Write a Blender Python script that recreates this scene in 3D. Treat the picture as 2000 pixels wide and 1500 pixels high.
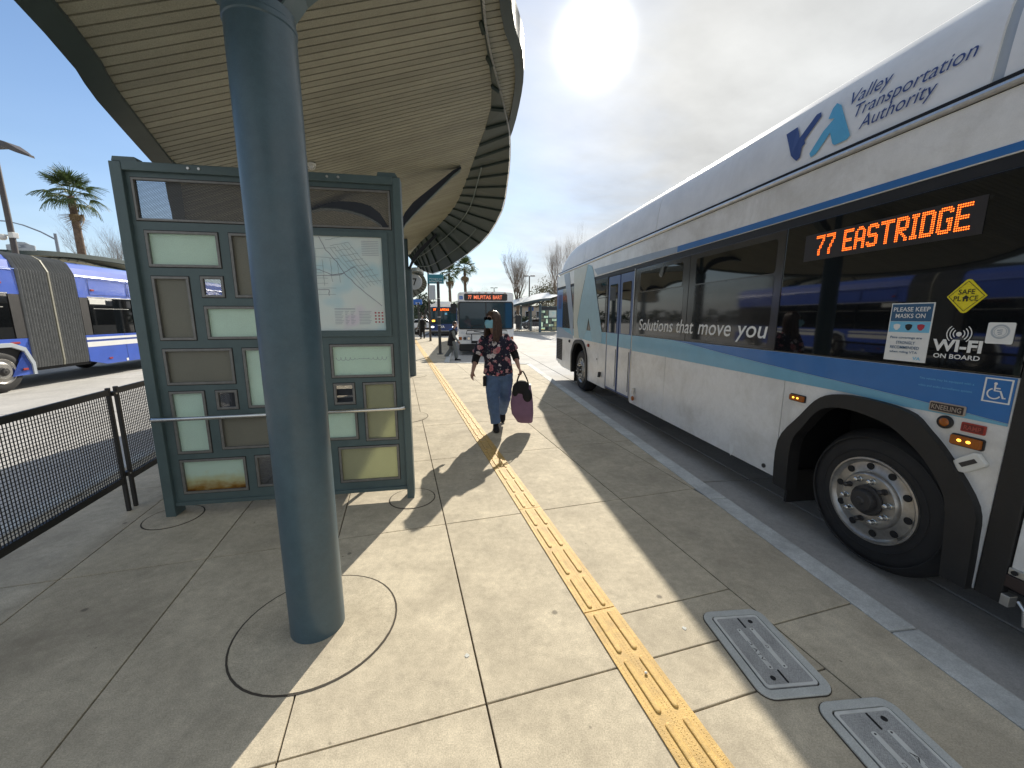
import bpy, bmesh, math, random
from mathutils import Vector, Matrix, noise as mnoise
R = math.radians
random.seed(7)
for o in list(bpy.data.objects):
    bpy.data.objects.remove(o)
S = bpy.context.scene
COL = S.collection

# ------------------------------------------------------------------ camera
cam = bpy.data.cameras.new('camera')
cam.sensor_width = 36.0
cam.lens = 760.0 / 2000.0 * 36.0
cam.clip_start = 0.05
cam.clip_end = 3000
co = bpy.data.objects.new('camera', cam)
COL.objects.link(co)
co.location = (0, 0, 1.62)
co.rotation_euler = (R(90 - 9.853), 0, 0)
S.camera = co

# ------------------------------------------------------------------ light
SUN_DIR = Vector((0.156, 0.842, 0.517)).normalized()
SUN_EL = math.asin(SUN_DIR.z)
SUN_AZ = math.atan2(SUN_DIR.x, SUN_DIR.y)
sl = bpy.data.lights.new('sun', 'SUN')
sl.energy = 2.3
sl.angle = R(0.55)
sl.color = (1.0, 0.93, 0.80)
so = bpy.data.objects.new('sun', sl)
COL.objects.link(so)
so.rotation_euler = (-SUN_DIR).to_track_quat('-Z', 'Y').to_euler()
so.location = (10, 60, 40)

S.view_settings.view_transform = 'Standard'
S.view_settings.look = 'None'
S.view_settings.gamma = 1
S.view_settings.use_curve_mapping = False
S.view_settings.exposure = 1.56

W = bpy.data.worlds.new('World')
S.world = W
W.use_nodes = True


def world():
    nt = W.node_tree
    nt.nodes.clear()
    N, L = nt.nodes.new, nt.links.new

    def math_(op, a, b=None, c=None, clamp=False):
        n = N('ShaderNodeMath')
        n.operation = op
        n.use_clamp = clamp
        for i, v in enumerate((a, b, c)):
            if v is None:
                continue
            if isinstance(v, (int, float)):
                n.inputs[i].default_value = v
            else:
                L(v, n.inputs[i])
        return n.outputs[0]

    out = N('ShaderNodeOutputWorld')
    bg = N('ShaderNodeBackground')
    sky = N('ShaderNodeTexSky')
    sky.sky_type = 'NISHITA'
    sky.sun_disc = False
    sky.sun_elevation = SUN_EL
    sky.sun_rotation = SUN_AZ
    sky.air_density = 1.0
    sky.dust_density = 0.15
    sky.ozone_density = 3.0
    tc = N('ShaderNodeTexCoord')
    sep = N('ShaderNodeSeparateXYZ')
    L(tc.outputs['Generated'], sep.inputs[0])
    x, y, z = sep.outputs
    zz = math_('ADD', math_('MAXIMUM', z, 0.0), 0.16)
    u = math_('DIVIDE', x, zz)
    v = math_('DIVIDE', y, zz)
    cx = N('ShaderNodeCombineXYZ')
    L(math_('ADD', math_('MULTIPLY', u, 0.80), math_('MULTIPLY', v, 0.45)), cx.inputs[0])
    L(math_('ADD', math_('MULTIPLY', v, 1.05), math_('MULTIPLY', u, -0.55)), cx.inputs[1])
    n1 = N('ShaderNodeTexNoise')
    n1.inputs['Scale'].default_value = 0.75
    n1.inputs['Detail'].default_value = 7
    n1.inputs['Roughness'].default_value = 0.58
    n1.inputs['Distortion'].default_value = 0.5
    L(cx.outputs[0], n1.inputs['Vector'])
    # thin cloud, thicker towards the sun's side of the sky
    dot = N('ShaderNodeVectorMath')
    dot.operation = 'DOT_PRODUCT'
    L(tc.outputs['Generated'], dot.inputs[0])
    dot.inputs[1].default_value = SUN_DIR
    d = math_('MAXIMUM', dot.outputs['Value'], 0.0)
    # thin cloud nearly everywhere, broken open to blue on the left
    gap = N('ShaderNodeVectorMath')
    gap.operation = 'DOT_PRODUCT'
    L(tc.outputs['Generated'], gap.inputs[0])
    gap.inputs[1].default_value = Vector((-0.86, 0.42, 0.28)).normalized()
    side = math_('SUBTRACT', 1.12, math_('MULTIPLY', math_('MAXIMUM', math_('ADD', gap.outputs['Value'], -0.12), 0.0), 1.86))
    amt = math_('ADD', math_('MULTIPLY', math_('SUBTRACT', n1.outputs[0], 0.5), 1.35), side)
    mask = math_('SMOOTH_MIN', math_('MAXIMUM', math_('ADD', amt, 0.10), 0.0), 1.0, 0.12, clamp=True)
    # the air near the horizon is pale everywhere
    hz = math_('POWER', math_('SUBTRACT', 1.0, math_('MINIMUM', math_('MAXIMUM', z, 0.0), 1.0)), 7.0)
    mask2 = math_('MAXIMUM', mask, math_('MULTIPLY', hz, 0.92))
    # cloud seen against the light scatters forward
    g1 = math_('MULTIPLY', math_('POWER', d, 6.0), 0.022)
    g2 = math_('MULTIPLY', math_('POWER', d, 60.0), 0.055)
    g3 = math_('MULTIPLY', math_('POWER', d, 1350.0), 4.0)
    n2 = N('ShaderNodeTexNoise')
    n2.inputs['Scale'].default_value = 1.7
    n2.inputs['Detail'].default_value = 6
    n2.inputs['Roughness'].default_value = 0.55
    L(cx.outputs[0], n2.inputs['Vector'])
    tex = math_('ADD', math_('MULTIPLY', math_('SUBTRACT', n2.outputs[0], 0.5), 0.24), 0.243)
    lum = math_('ADD', math_('ADD', tex, g1), math_('ADD', g2, g3))
    cc = N('ShaderNodeVectorMath')
    cc.operation = 'SCALE'
    tint = N('ShaderNodeMix')
    tint.data_type = 'VECTOR'
    L(math_('POWER', d, 3.0), tint.inputs[0])
    tint.inputs[4].default_value = (0.93, 0.99, 1.05)
    tint.inputs[5].default_value = (1.0, 1.0, 0.975)
    L(tint.outputs[1], cc.inputs[0])
    L(lum, cc.inputs['Scale'])
    sk = N('ShaderNodeVectorMath')
    sk.operation = 'SCALE'
    L(sky.outputs[0], sk.inputs[0])
    sk.inputs['Scale'].default_value = 0.056
    mx = N('ShaderNodeMix')
    mx.data_type = 'VECTOR'
    L(mask2, mx.inputs[0])
    L(sk.outputs[0], mx.inputs[4])
    L(cc.outputs[0], mx.inputs[5])
    L(mx.outputs[1], bg.inputs['Color'])
    bg.inputs['Strength'].default_value = 1.0
    L(bg.outputs[0], out.inputs[0])


world()

# ------------------------------------------------------------------ materials
MATS = {}


def mat(name, col, rough=0.5, metal=0.0, spec=0.5, var=0.10, vscale=6.0, bump=0.0, bscale=60.0,
        coat=0.0, mid=0.0, emit=None, estr=0.0, trans=0.0, alpha=None, speck=0.0, randv=0.0, dirt=None, dscale=1.2, damt=0.5, rvar=0.0):
    m = bpy.data.materials.new(name)
    m.use_nodes = True
    nt = m.node_tree
    N, L = nt.nodes.new, nt.links.new
    b = nt.nodes['Principled BSDF']
    b.inputs['Roughness'].default_value = rough
    b.inputs['Metallic'].default_value = metal
    b.inputs['Specular IOR Level'].default_value = spec
    b.inputs['Coat Weight'].default_value = coat
    b.inputs['Coat Roughness'].default_value = 0.06
    tc = N('ShaderNodeTexCoord')
    base = None
    rgb = N('ShaderNodeRGB')
    rgb.outputs[0].default_value = (*col, 1)
    base = rgb.outputs[0]

    def scale(c, f):
        s = N('ShaderNodeVectorMath')
        s.operation = 'SCALE'
        L(c, s.inputs[0])
        L(f, s.inputs['Scale'])
        return s.outputs[0]

    def mapr(v, a, b_, lo=0.0, hi=1.0):
        r = N('ShaderNodeMapRange')
        L(v, r.inputs[0])
        r.inputs[1].default_value = lo
        r.inputs[2].default_value = hi
        r.inputs[3].default_value = a
        r.inputs[4].default_value = b_
        return r.outputs[0]
    nz = None
    if var > 0:
        nz = N('ShaderNodeTexNoise')
        nz.inputs['Scale'].default_value = vscale
        nz.inputs['Detail'].default_value = 6
        nz.inputs['Roughness'].default_value = 0.65
        L(tc.outputs['Object'], nz.inputs['Vector'])
        base = scale(base, mapr(nz.outputs[0], 1 - var, 1 + var, 0.3, 0.7))
        if rvar:
            L(mapr(nz.outputs[0], max(0, rough - rvar), min(1, rough + rvar), 0.35, 0.65), b.inputs['Roughness'])
    if speck > 0:
        n2 = N('ShaderNodeTexNoise')
        n2.inputs['Scale'].default_value = 190
        n2.inputs['Detail'].default_value = 3
        L(tc.outputs['Object'], n2.inputs['Vector'])
        base = scale(base, mapr(n2.outputs[0], 1 - speck, 1 + speck, 0.32, 0.68))
    if mid > 0:
        n5 = N('ShaderNodeTexNoise')
        n5.inputs['Scale'].default_value = 19
        n5.inputs['Detail'].default_value = 7
        n5.inputs['Roughness'].default_value = 0.75
        L(tc.outputs['Object'], n5.inputs['Vector'])
        base = scale(base, mapr(n5.outputs[0], 1 - mid, 1 + mid, 0.3, 0.7))
    if dirt is not None:
        n3 = N('ShaderNodeTexNoise')
        n3.inputs['Scale'].default_value = dscale
        n3.inputs['Detail'].default_value = 8
        n3.inputs['Roughness'].default_value = 0.7
        n3.inputs['Distortion'].default_value = 0.4
        L(tc.outputs['Object'], n3.inputs['Vector'])
        mx = N('ShaderNodeMix')
        mx.data_type = 'VECTOR'
        L(mapr(n3.outputs[0], 0, damt, 0.45, 0.72), mx.inputs[0])
        L(base, mx.inputs[4])
        mx.inputs[5].default_value = dirt
        base = mx.outputs[1]
    if randv > 0:
        oi = N('ShaderNodeObjectInfo')
        base = scale(base, mapr(oi.outputs['Random'], 1 - randv, 1 + randv))
    L(base, b.inputs['Base Color'])
    if bump > 0:
        n4 = N('ShaderNodeTexNoise')
        n4.inputs['Scale'].default_value = bscale
        n4.inputs['Detail'].default_value = 4
        L(tc.outputs['Object'], n4.inputs['Vector'])
        bp = N('ShaderNodeBump')
        bp.inputs['Strength'].default_value = bump
        bp.inputs['Distance'].default_value = 0.01
        L(n4.outputs[0], bp.inputs['Height'])
        L(bp.outputs[0], b.inputs['Normal'])
    if emit is not None:
        b.inputs['Emission Color'].default_value = (*emit, 1)
        b.inputs['Emission Strength'].default_value = estr
    if trans > 0:
        t = N('ShaderNodeBsdfTranslucent')
        L(base, t.inputs['Color'])
        ms = N('ShaderNodeMixShader')
        ms.inputs[0].default_value = trans
        L(b.outputs[0], ms.inputs[1])
        L(t.outputs[0], ms.inputs[2])
        L(ms.outputs[0], nt.nodes['Material Output'].inputs[0])
    MATS[name] = m
    return m


mat('slab', (0.50, 0.44, 0.335), 0.84, mid=0.17, var=0.16, vscale=3.1, bump=0.10, bscale=420, speck=0.20, randv=0.06,
    dirt=(0.29, 0.25, 0.19), dscale=1.9, damt=0.6, spec=0.25)
mat('joint', (0.085, 0.074, 0.062), 0.95, spec=0.1)
mat('kerb', (0.55, 0.56, 0.54), 0.8, mid=0.15, var=0.12, vscale=3, bump=0.2, bscale=120, speck=0.14, dirt=(0.20, 0.20, 0.195), dscale=2.2, damt=0.5, spec=0.3)
mat('road', (0.45, 0.435, 0.41), 0.85, mid=0.12, var=0.10, vscale=0.8, bump=0.2, bscale=90, speck=0.12, randv=0.04,
    dirt=(0.20, 0.195, 0.19), dscale=0.5, damt=0.5, spec=0.3)
mat('asphalt', (0.065, 0.065, 0.066), 0.9, var=0.2, vscale=1.2, bump=0.3, bscale=120, speck=0.25)
mat('tactile', (0.62, 0.40, 0.12), 0.6, mid=0.16, var=0.14, vscale=5, bump=0.35, bscale=260, speck=0.15, dirt=(0.28, 0.19, 0.08), dscale=3.5, damt=0.65)
mat('green', (0.078, 0.118, 0.122), 0.42, var=0.10, vscale=9, bump=0.05, bscale=300, rvar=0.08, randv=0.0, speck=0.05)
mat('column_paint', (0.058, 0.100, 0.126), 0.36, mid=0.10, var=0.10, vscale=5, bump=0.04, bscale=250, rvar=0.08, speck=0.06, dirt=(0.09, 0.12, 0.135), dscale=2.2, damt=0.5)
mat('darkgreen', (0.030, 0.048, 0.045), 0.5, var=0.12, vscale=8)
mat('visor', (0.024, 0.042, 0.038), 0.5, var=0.14, vscale=5)
mat('bracket', (0.022, 0.028, 0.045), 0.5, var=0.1)
mat('soffit', (0.285, 0.28, 0.215), 0.55, var=0.10, vscale=3, speck=0.18, randv=0.10, bump=0.15, bscale=220)
mat('soffit_back', (0.03, 0.03, 0.022), 0.9)
mat('roof_metal', (0.50, 0.52, 0.52), 0.42, metal=0.2, var=0.08)
mat('alu', (0.62, 0.61, 0.58), 0.34, metal=0.85, var=0.12, vscale=20)
mat('bead', (0.20, 0.198, 0.188), 0.5, metal=0.5, var=0.15, vscale=25)
mat('steel', (0.60, 0.60, 0.58), 0.24, metal=1.0, var=0.08, vscale=15)
mat('pane_mint', (0.75, 0.90, 0.80), 0.42, var=0.05, vscale=3, trans=0.50, speck=0.06)
mat('pane_taupe', (0.27, 0.265, 0.215), 0.45, var=0.05, vscale=3, trans=0.35, speck=0.07)
mat('pane_olive', (0.50, 0.51, 0.35), 0.45, var=0.05, vscale=3, trans=0.50, speck=0.06)
mat('perf', (0.030, 0.036, 0.048), 0.55, var=0.1)
mat('fence_black', (0.018, 0.017, 0.016), 0.5, var=0.15)
mat('white', (0.80, 0.80, 0.79), 0.34, var=0.05, vscale=4, coat=0.25, dirt=(0.44, 0.42, 0.375), dscale=1.6, damt=0.6, mid=0.05, rvar=0.06, speck=0.03)
mat('whiteroof', (0.80, 0.79, 0.77), 0.4, var=0.06, vscale=3, dirt=(0.55, 0.53, 0.50), dscale=1.4, damt=0.4)
mat('busblue', (0.034, 0.165, 0.45), 0.33, var=0.06, coat=0.25)
mat('buslight', (0.17, 0.42, 0.58), 0.33, var=0.06, coat=0.25)
mat('buspale', (0.29, 0.47, 0.56), 0.36, var=0.06)
mat('buscream', (0.55, 0.58, 0.52), 0.36, var=0.06)
mat('busgrey', (0.30, 0.37, 0.47), 0.36, var=0.06)
mat('navy', (0.025, 0.05, 0.19), 0.4, var=0.04)
mat('logo_teal', (0.10, 0.40, 0.62), 0.4, var=0.04)
mat('doorblue', (0.06, 0.11, 0.27), 0.36, var=0.08)
mat('rubber', (0.014, 0.0135, 0.0135), 0.55, var=0.2, bump=0.1, bscale=80)
mat('tyre', (0.016, 0.0155, 0.0165), 0.68, var=0.25, vscale=10, bump=0.1, bscale=60)
mat('black', (0.008, 0.008, 0.009), 0.7, var=0.1)
mat('glass', (0.006, 0.007, 0.008), 0.03, var=0.0, spec=0.75, coat=0.0)
mat('film2', (0.030, 0.029, 0.028), 0.05, var=0.15, vscale=4, spec=0.55)
mat('film', (0.045, 0.044, 0.043), 0.16, var=0.15, vscale=4, spec=0.6)
mat('teal_glass', (0.012, 0.032, 0.042), 0.04, var=0.0, spec=0.7)
mat('rim', (0.46, 0.445, 0.42), 0.36, metal=0.85, var=0.18, vscale=14, dirt=(0.14, 0.12, 0.10), dscale=5, damt=0.55)
mat('hub', (0.035, 0.033, 0.033), 0.5, var=0.2)
mat('led', (0.05, 0.02, 0.01), 0.6, var=0, emit=(1.0, 0.135, 0.012), estr=1.5)
mat('led2', (0.05, 0.02, 0.01), 0.6, var=0, emit=(1.0, 0.22, 0.10), estr=0.42)
mat('led_bg', (0.030, 0.026, 0.024), 0.5, var=0.1)
mat('amber', (0.34, 0.095, 0.01), 0.25, var=0.1, vscale=60)
mat('amber_lit', (0.8, 0.4, 0.05), 0.3, var=0, emit=(1, 0.42, 0.04), estr=1.5)
mat('redlamp', (0.35, 0.035, 0.025), 0.3, var=0.1)
mat('redplate', (0.16, 0.02, 0.018), 0.45, var=0.15, vscale=40)
mat('brownplate', (0.035, 0.022, 0.02), 0.45, var=0.1)
mat('tan', (0.40, 0.33, 0.27), 0.5, var=0.1)
mat('redtext', (0.38, 0.07, 0.05), 0.5, var=0.05)
mat('print_white', (0.78, 0.78, 0.76), 0.5, var=0.04)
mat('print_grey', (0.42, 0.46, 0.50), 0.5, var=0.04)
mat('print_black', (0.015, 0.015, 0.015), 0.5, var=0.04)
mat('print_navy', (0.03, 0.10, 0.20), 0.5, var=0.04)
mat('print_sky', (0.18, 0.50, 0.72), 0.5, var=0.04)
mat('print_red', (0.42, 0.03, 0.05), 0.5, var=0.2, vscale=60)
mat('sign_yellow', (0.78, 0.66, 0.02), 0.45, var=0.03)
mat('sign_teal', (0.02, 0.16, 0.21), 0.5, var=0.06)
mat('sign_blue', (0.03, 0.13, 0.48), 0.5, var=0.06)
mat('cover_white', (0.72, 0.71, 0.66), 0.5, var=0.06)
mat('artic_blue', (0.055, 0.12, 0.52), 0.3, var=0.08, vscale=2, coat=0.35)
mat('artic_sky_sheen', (0.20, 0.30, 0.72), 0.3, var=0.08, vscale=2, coat=0.35)  # the bus blue with reflected sky put into the colour
mat('bellows', (0.165, 0.168, 0.165), 0.6, var=0.18, vscale=8)
mat('bellows_tan', (0.27, 0.26, 0.21), 0.6, var=0.15)
mat('deepblue', (0.010, 0.035, 0.14), 0.28, var=0.05, coat=0.3)
mat('vault', (0.50, 0.51, 0.485), 0.8, var=0.10, vscale=8, bump=0.2, bscale=120, speck=0.12, spec=0.3)
mat('lid', (0.36, 0.36, 0.35), 0.75, var=0.2, vscale=7, speck=0.2, spec=0.3)
mat('lid_plate', (0.60, 0.60, 0.57), 0.6, var=0.15, vscale=12)
mat('skin', (0.42, 0.25, 0.185), 0.5, var=0.06)
mat('hair', (0.075, 0.042, 0.028), 0.42, var=0.3, vscale=30, spec=0.5, randv=0.0)
mat('hair_dark', (0.02, 0.014, 0.011), 0.5, var=0.3, vscale=30)
mat('jeans', (0.085, 0.145, 0.27), 0.85, var=0.22, vscale=9, bump=0.3, bscale=90, speck=0.12)
mat('black_cloth', (0.010, 0.010, 0.012), 0.85, var=0.2, bump=0.2, bscale=60)
mat('grey_cloth', (0.16, 0.17, 0.16), 0.85, var=0.15, bump=0.3, bscale=40)
mat('blue_cloth', (0.06, 0.14, 0.42), 0.85, var=0.15)
mat('mask', (0.30, 0.62, 0.78), 0.75, var=0.05, bump=0.2, bscale=90, trans=0.15)
mat('mask_white', (0.75, 0.78, 0.8), 0.75, var=0.05)
mat('tote', (0.21, 0.12, 0.20), 0.8, var=0.15, vscale=6, bump=0.25, bscale=120)
mat('bark', (0.16, 0.12, 0.09), 0.9, var=0.3, vscale=12, bump=0.6, bscale=14)
mat('twig', (0.20, 0.155, 0.12), 0.9, var=0.25, vscale=4)
mat('palm_trunk', (0.135, 0.095, 0.07), 0.9, var=0.4, vscale=5, bump=0.8, bscale=10)
mat('palm_green', (0.075, 0.115, 0.035), 0.5, var=0.3, vscale=3, trans=0.25)
mat('palm_dry', (0.21, 0.15, 0.08), 0.7, var=0.3, vscale=3, trans=0.15)
mat('leaf', (0.055, 0.085, 0.035), 0.55, var=0.35, vscale=2, trans=0.2)
mat('leaf_dark', (0.035, 0.055, 0.03), 0.6, var=0.35, vscale=2, trans=0.15)
mat('leaf_olive', (0.10, 0.095, 0.05), 0.6, var=0.35, vscale=2, trans=0.2)
mat('grass', (0.07, 0.11, 0.03), 0.9, var=0.3, vscale=3)
mat('pole', (0.085, 0.072, 0.066), 0.5, var=0.12)
mat('pole_dark', (0.030, 0.033, 0.034), 0.5, var=0.12)
mat('pole_grey', (0.22, 0.25, 0.30), 0.5, var=0.1)
mat('wall_white', (0.62, 0.62, 0.60), 0.8, var=0.06, vscale=1)
mat('wall_tan', (0.42, 0.36, 0.29), 0.8, var=0.06, vscale=1)
mat('roof_tile', (0.13, 0.10, 0.09), 0.8, var=0.2)
mat('car_white', (0.70, 0.71, 0.72), 0.25, var=0.02, coat=0.6)
mat('car_dark', (0.04, 0.045, 0.06), 0.25, var=0.02, coat=0.6)
mat('car_silver', (0.38, 0.39, 0.40), 0.28, metal=0.5, var=0.02, coat=0.5)
mat('chrome', (0.7, 0.7, 0.7), 0.12, metal=1, var=0)
mat('headlamp', (0.75, 0.78, 0.8), 0.08, metal=0.4, var=0, emit=(0.9, 0.95, 1.0), estr=1.0)


def rust_pane():
    m = mat('pane_rust', (0.75, 0.90, 0.80), 0.42, var=0.05, vscale=3, trans=0.5, speck=0.06)
    nt = m.node_tree
    N, L = nt.nodes.new, nt.links.new
    b = nt.nodes['Principled BSDF']
    src = b.inputs['Base Color'].links[0].from_socket
    tc = N('ShaderNodeTexCoord')
    sp = N('ShaderNodeSeparateXYZ')
    L(tc.outputs['Generated'], sp.inputs[0])
    nz = N('ShaderNodeTexNoise')
    nz.inputs['Scale'].default_value = 5
    nz.inputs['Detail'].default_value = 5
    L(tc.outputs['Generated'], nz.inputs['Vector'])
    a = N('ShaderNodeMath')
    a.operation = 'MULTIPLY_ADD'
    L(nz.outputs[0], a.inputs[0])
    a.inputs[1].default_value = 0.5
    L(sp.outputs[2], a.inputs[2])
    cr = N('ShaderNodeValToRGB')
    e = cr.color_ramp.elements
    e[0].position = 0.24
    e[0].color = (0.16, 0.05, 0.012, 1)
    e[1].position = 0.85
    e[1].color = (0.75, 0.90, 0.80, 1)
    k = e.new(0.36)
    k.color = (0.46, 0.27, 0.06, 1)
    k = e.new(0.55)
    k.color = (0.68, 0.68, 0.42, 1)
    L(a.outputs[0], cr.inputs[0])
    for n in nt.nodes:
        for i in n.inputs:
            if i.links and i.links[0].from_socket == src:
                L(cr.outputs[0], i)
    return m


rust_pane()


def paving_spots():
    nt = MATS['slab'].node_tree
    N, L = nt.nodes.new, nt.links.new
    b = nt.nodes['Principled BSDF']
    prev = b.inputs['Base Color'].links[0].from_socket
    tc = N('ShaderNodeTexCoord')
    for sc, th, frac, col in ((3.1, 0.055, 0.55, (0.10, 0.09, 0.075)), (9.0, 0.06, 0.8, (0.16, 0.14, 0.11)), (1.3, 0.10, 0.6, (0.22, 0.19, 0.15))):
        v = N('ShaderNodeTexVoronoi')
        v.inputs['Scale'].default_value = sc
        nz = N('ShaderNodeTexNoise')
        nz.inputs['Scale'].default_value = 24 if sc > 2 else 7
        nz.inputs['Detail'].default_value = 4
        L(tc.outputs['Object'], nz.inputs['Vector'])
        mv = N('ShaderNodeMix')
        mv.data_type = 'VECTOR'
        mv.inputs[0].default_value = 0.02 if sc > 2 else 0.16
        L(tc.outputs['Object'], mv.inputs[4])
        L(nz.outputs['Color'], mv.inputs[5])
        L(mv.outputs[1], v.inputs['Vector'])
        mr = N('ShaderNodeMapRange')
        L(v.outputs['Distance'], mr.inputs[0])
        mr.inputs[1].default_value = th * 0.6
        mr.inputs[2].default_value = th * 1.15
        mr.inputs[3].default_value = 0.62
        mr.inputs[4].default_value = 0.0
        sp = N('ShaderNodeSeparateColor')
        L(v.outputs['Color'], sp.inputs[0])
        gt = N('ShaderNodeMath')
        gt.operation = 'GREATER_THAN'
        L(sp.outputs[0], gt.inputs[0])
        gt.inputs[1].default_value = frac
        ml = N('ShaderNodeMath')
        ml.operation = 'MULTIPLY'
        L(mr.outputs[0], ml.inputs[0])
        L(gt.outputs[0], ml.inputs[1])
        mx = N('ShaderNodeMix')
        mx.data_type = 'VECTOR'
        L(ml.outputs[0], mx.inputs[0])
        L(prev, mx.inputs[4])
        mx.inputs[5].default_value = col
        prev = mx.outputs[1]
    L(prev, b.inputs['Base Color'])


paving_spots()


def floral():
    m = bpy.data.materials.new('floral')
    m.use_nodes = True
    nt = m.node_tree
    N, L = nt.nodes.new, nt.links.new
    b = nt.nodes['Principled BSDF']
    b.inputs['Roughness'].default_value = 0.8
    tc = N('ShaderNodeTexCoord')
    nz = N('ShaderNodeTexNoise')
    nz.inputs['Scale'].default_value = 38
    L(tc.outputs['Object'], nz.inputs['Vector'])
    mixv = N('ShaderNodeMix')
    mixv.data_type = 'VECTOR'
    mixv.inputs[0].default_value = 0.045
    L(tc.outputs['Object'], mixv.inputs[4])
    L(nz.outputs['Color'], mixv.inputs[5])
    last = (0.010, 0.010, 0.030)
    prev = None
    for sc, thr, pal in ((30, 0.30, ((0.30, 0.10, 0.14), (0.10, 0.12, 0.13), (0.30, 0.30, 0.34))),
                         (13.5, 0.44, ((0.50, 0.16, 0.20), (0.62, 0.58, 0.62), (0.52, 0.28, 0.30)))):
        v = N('ShaderNodeTexVoronoi')
        v.inputs['Scale'].default_value = sc
        L(mixv.outputs[1], v.inputs['Vector'])
        lt = N('ShaderNodeMath')
        lt.operation = 'LESS_THAN'
        L(v.outputs['Distance'], lt.inputs[0])
        lt.inputs[1].default_value = thr
        cr = N('ShaderNodeValToRGB')
        cr.color_ramp.interpolation = 'CONSTANT'
        e = cr.color_ramp.elements
        e[0].color = (*pal[0], 1)
        e[1].position = 0.42
        e[1].color = (*pal[1], 1)
        k = e.new(0.7)
        k.color = (*pal[2], 1)
        sp = N('ShaderNodeSeparateColor')
        L(v.outputs['Color'], sp.inputs[0])
        L(sp.outputs[0], cr.inputs[0])
        # petals shade towards the flower's heart
        mr = N('ShaderNodeMapRange')
        L(v.outputs['Distance'], mr.inputs[0])
        mr.inputs[2].default_value = thr
        mr.inputs[3].default_value = 0.45
        mr.inputs[4].default_value = 1.1
        sc_ = N('ShaderNodeVectorMath')
        sc_.operation = 'SCALE'
        L(cr.outputs[0], sc_.inputs[0])
        L(mr.outputs[0], sc_.inputs['Scale'])
        # not every cell carries a flower
        gt = N('ShaderNodeMath')
        gt.operation = 'GREATER_THAN'
        L(sp.outputs[1], gt.inputs[0])
        gt.inputs[1].default_value = 0.26
        ml = N('ShaderNodeMath')
        ml.operation = 'MULTIPLY'
        L(lt.outputs[0], ml.inputs[0])
        L(gt.outputs[0], ml.inputs[1])
        mx = N('ShaderNodeMix')
        mx.data_type = 'VECTOR'
        L(ml.outputs[0], mx.inputs[0])
        if prev is None:
            mx.inputs[4].default_value = last
        else:
            L(prev, mx.inputs[4])
        L(sc_.outputs[0], mx.inputs[5])
        prev = mx.outputs[1]
    L(prev, b.inputs['Base Color'])
    MATS['floral'] = m


floral()


def map_print():
    m = bpy.data.materials.new('map_print')
    m.use_nodes = True
    nt = m.node_tree
    N, L = nt.nodes.new, nt.links.new
    b = nt.nodes['Principled BSDF']
    b.inputs['Roughness'].default_value = 0.25
    tc = N('ShaderNodeTexCoord')
    cr = N('ShaderNodeTexNoise')
    cr.inputs['Scale'].default_value = 2.4
    L(tc.outputs['Generated'], cr.inputs['Vector'])
    ramp = N('ShaderNodeValToRGB')
    e = ramp.color_ramp.elements
    e[0].position = 0.36
    e[0].color = (0.50, 0.70, 0.74, 1)
    e[1].position = 0.62
    e[1].color = (0.70, 0.76, 0.72, 1)
    k = e.new(0.48)
    k.color = (0.68, 0.77, 0.74, 1)
    k = e.new(0.72)
    k.color = (0.70, 0.66, 0.72, 1)
    L(cr.outputs[0], ramp.inputs[0])
    prev = ramp.outputs[0]
    L(prev, b.inputs['Base Color'])
    MATS['map_print'] = m


map_print()
mat('map_ink', (0.30, 0.38, 0.40), 0.4, var=0)
mat('map_ink2', (0.24, 0.24, 0.30), 0.4, var=0)


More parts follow.
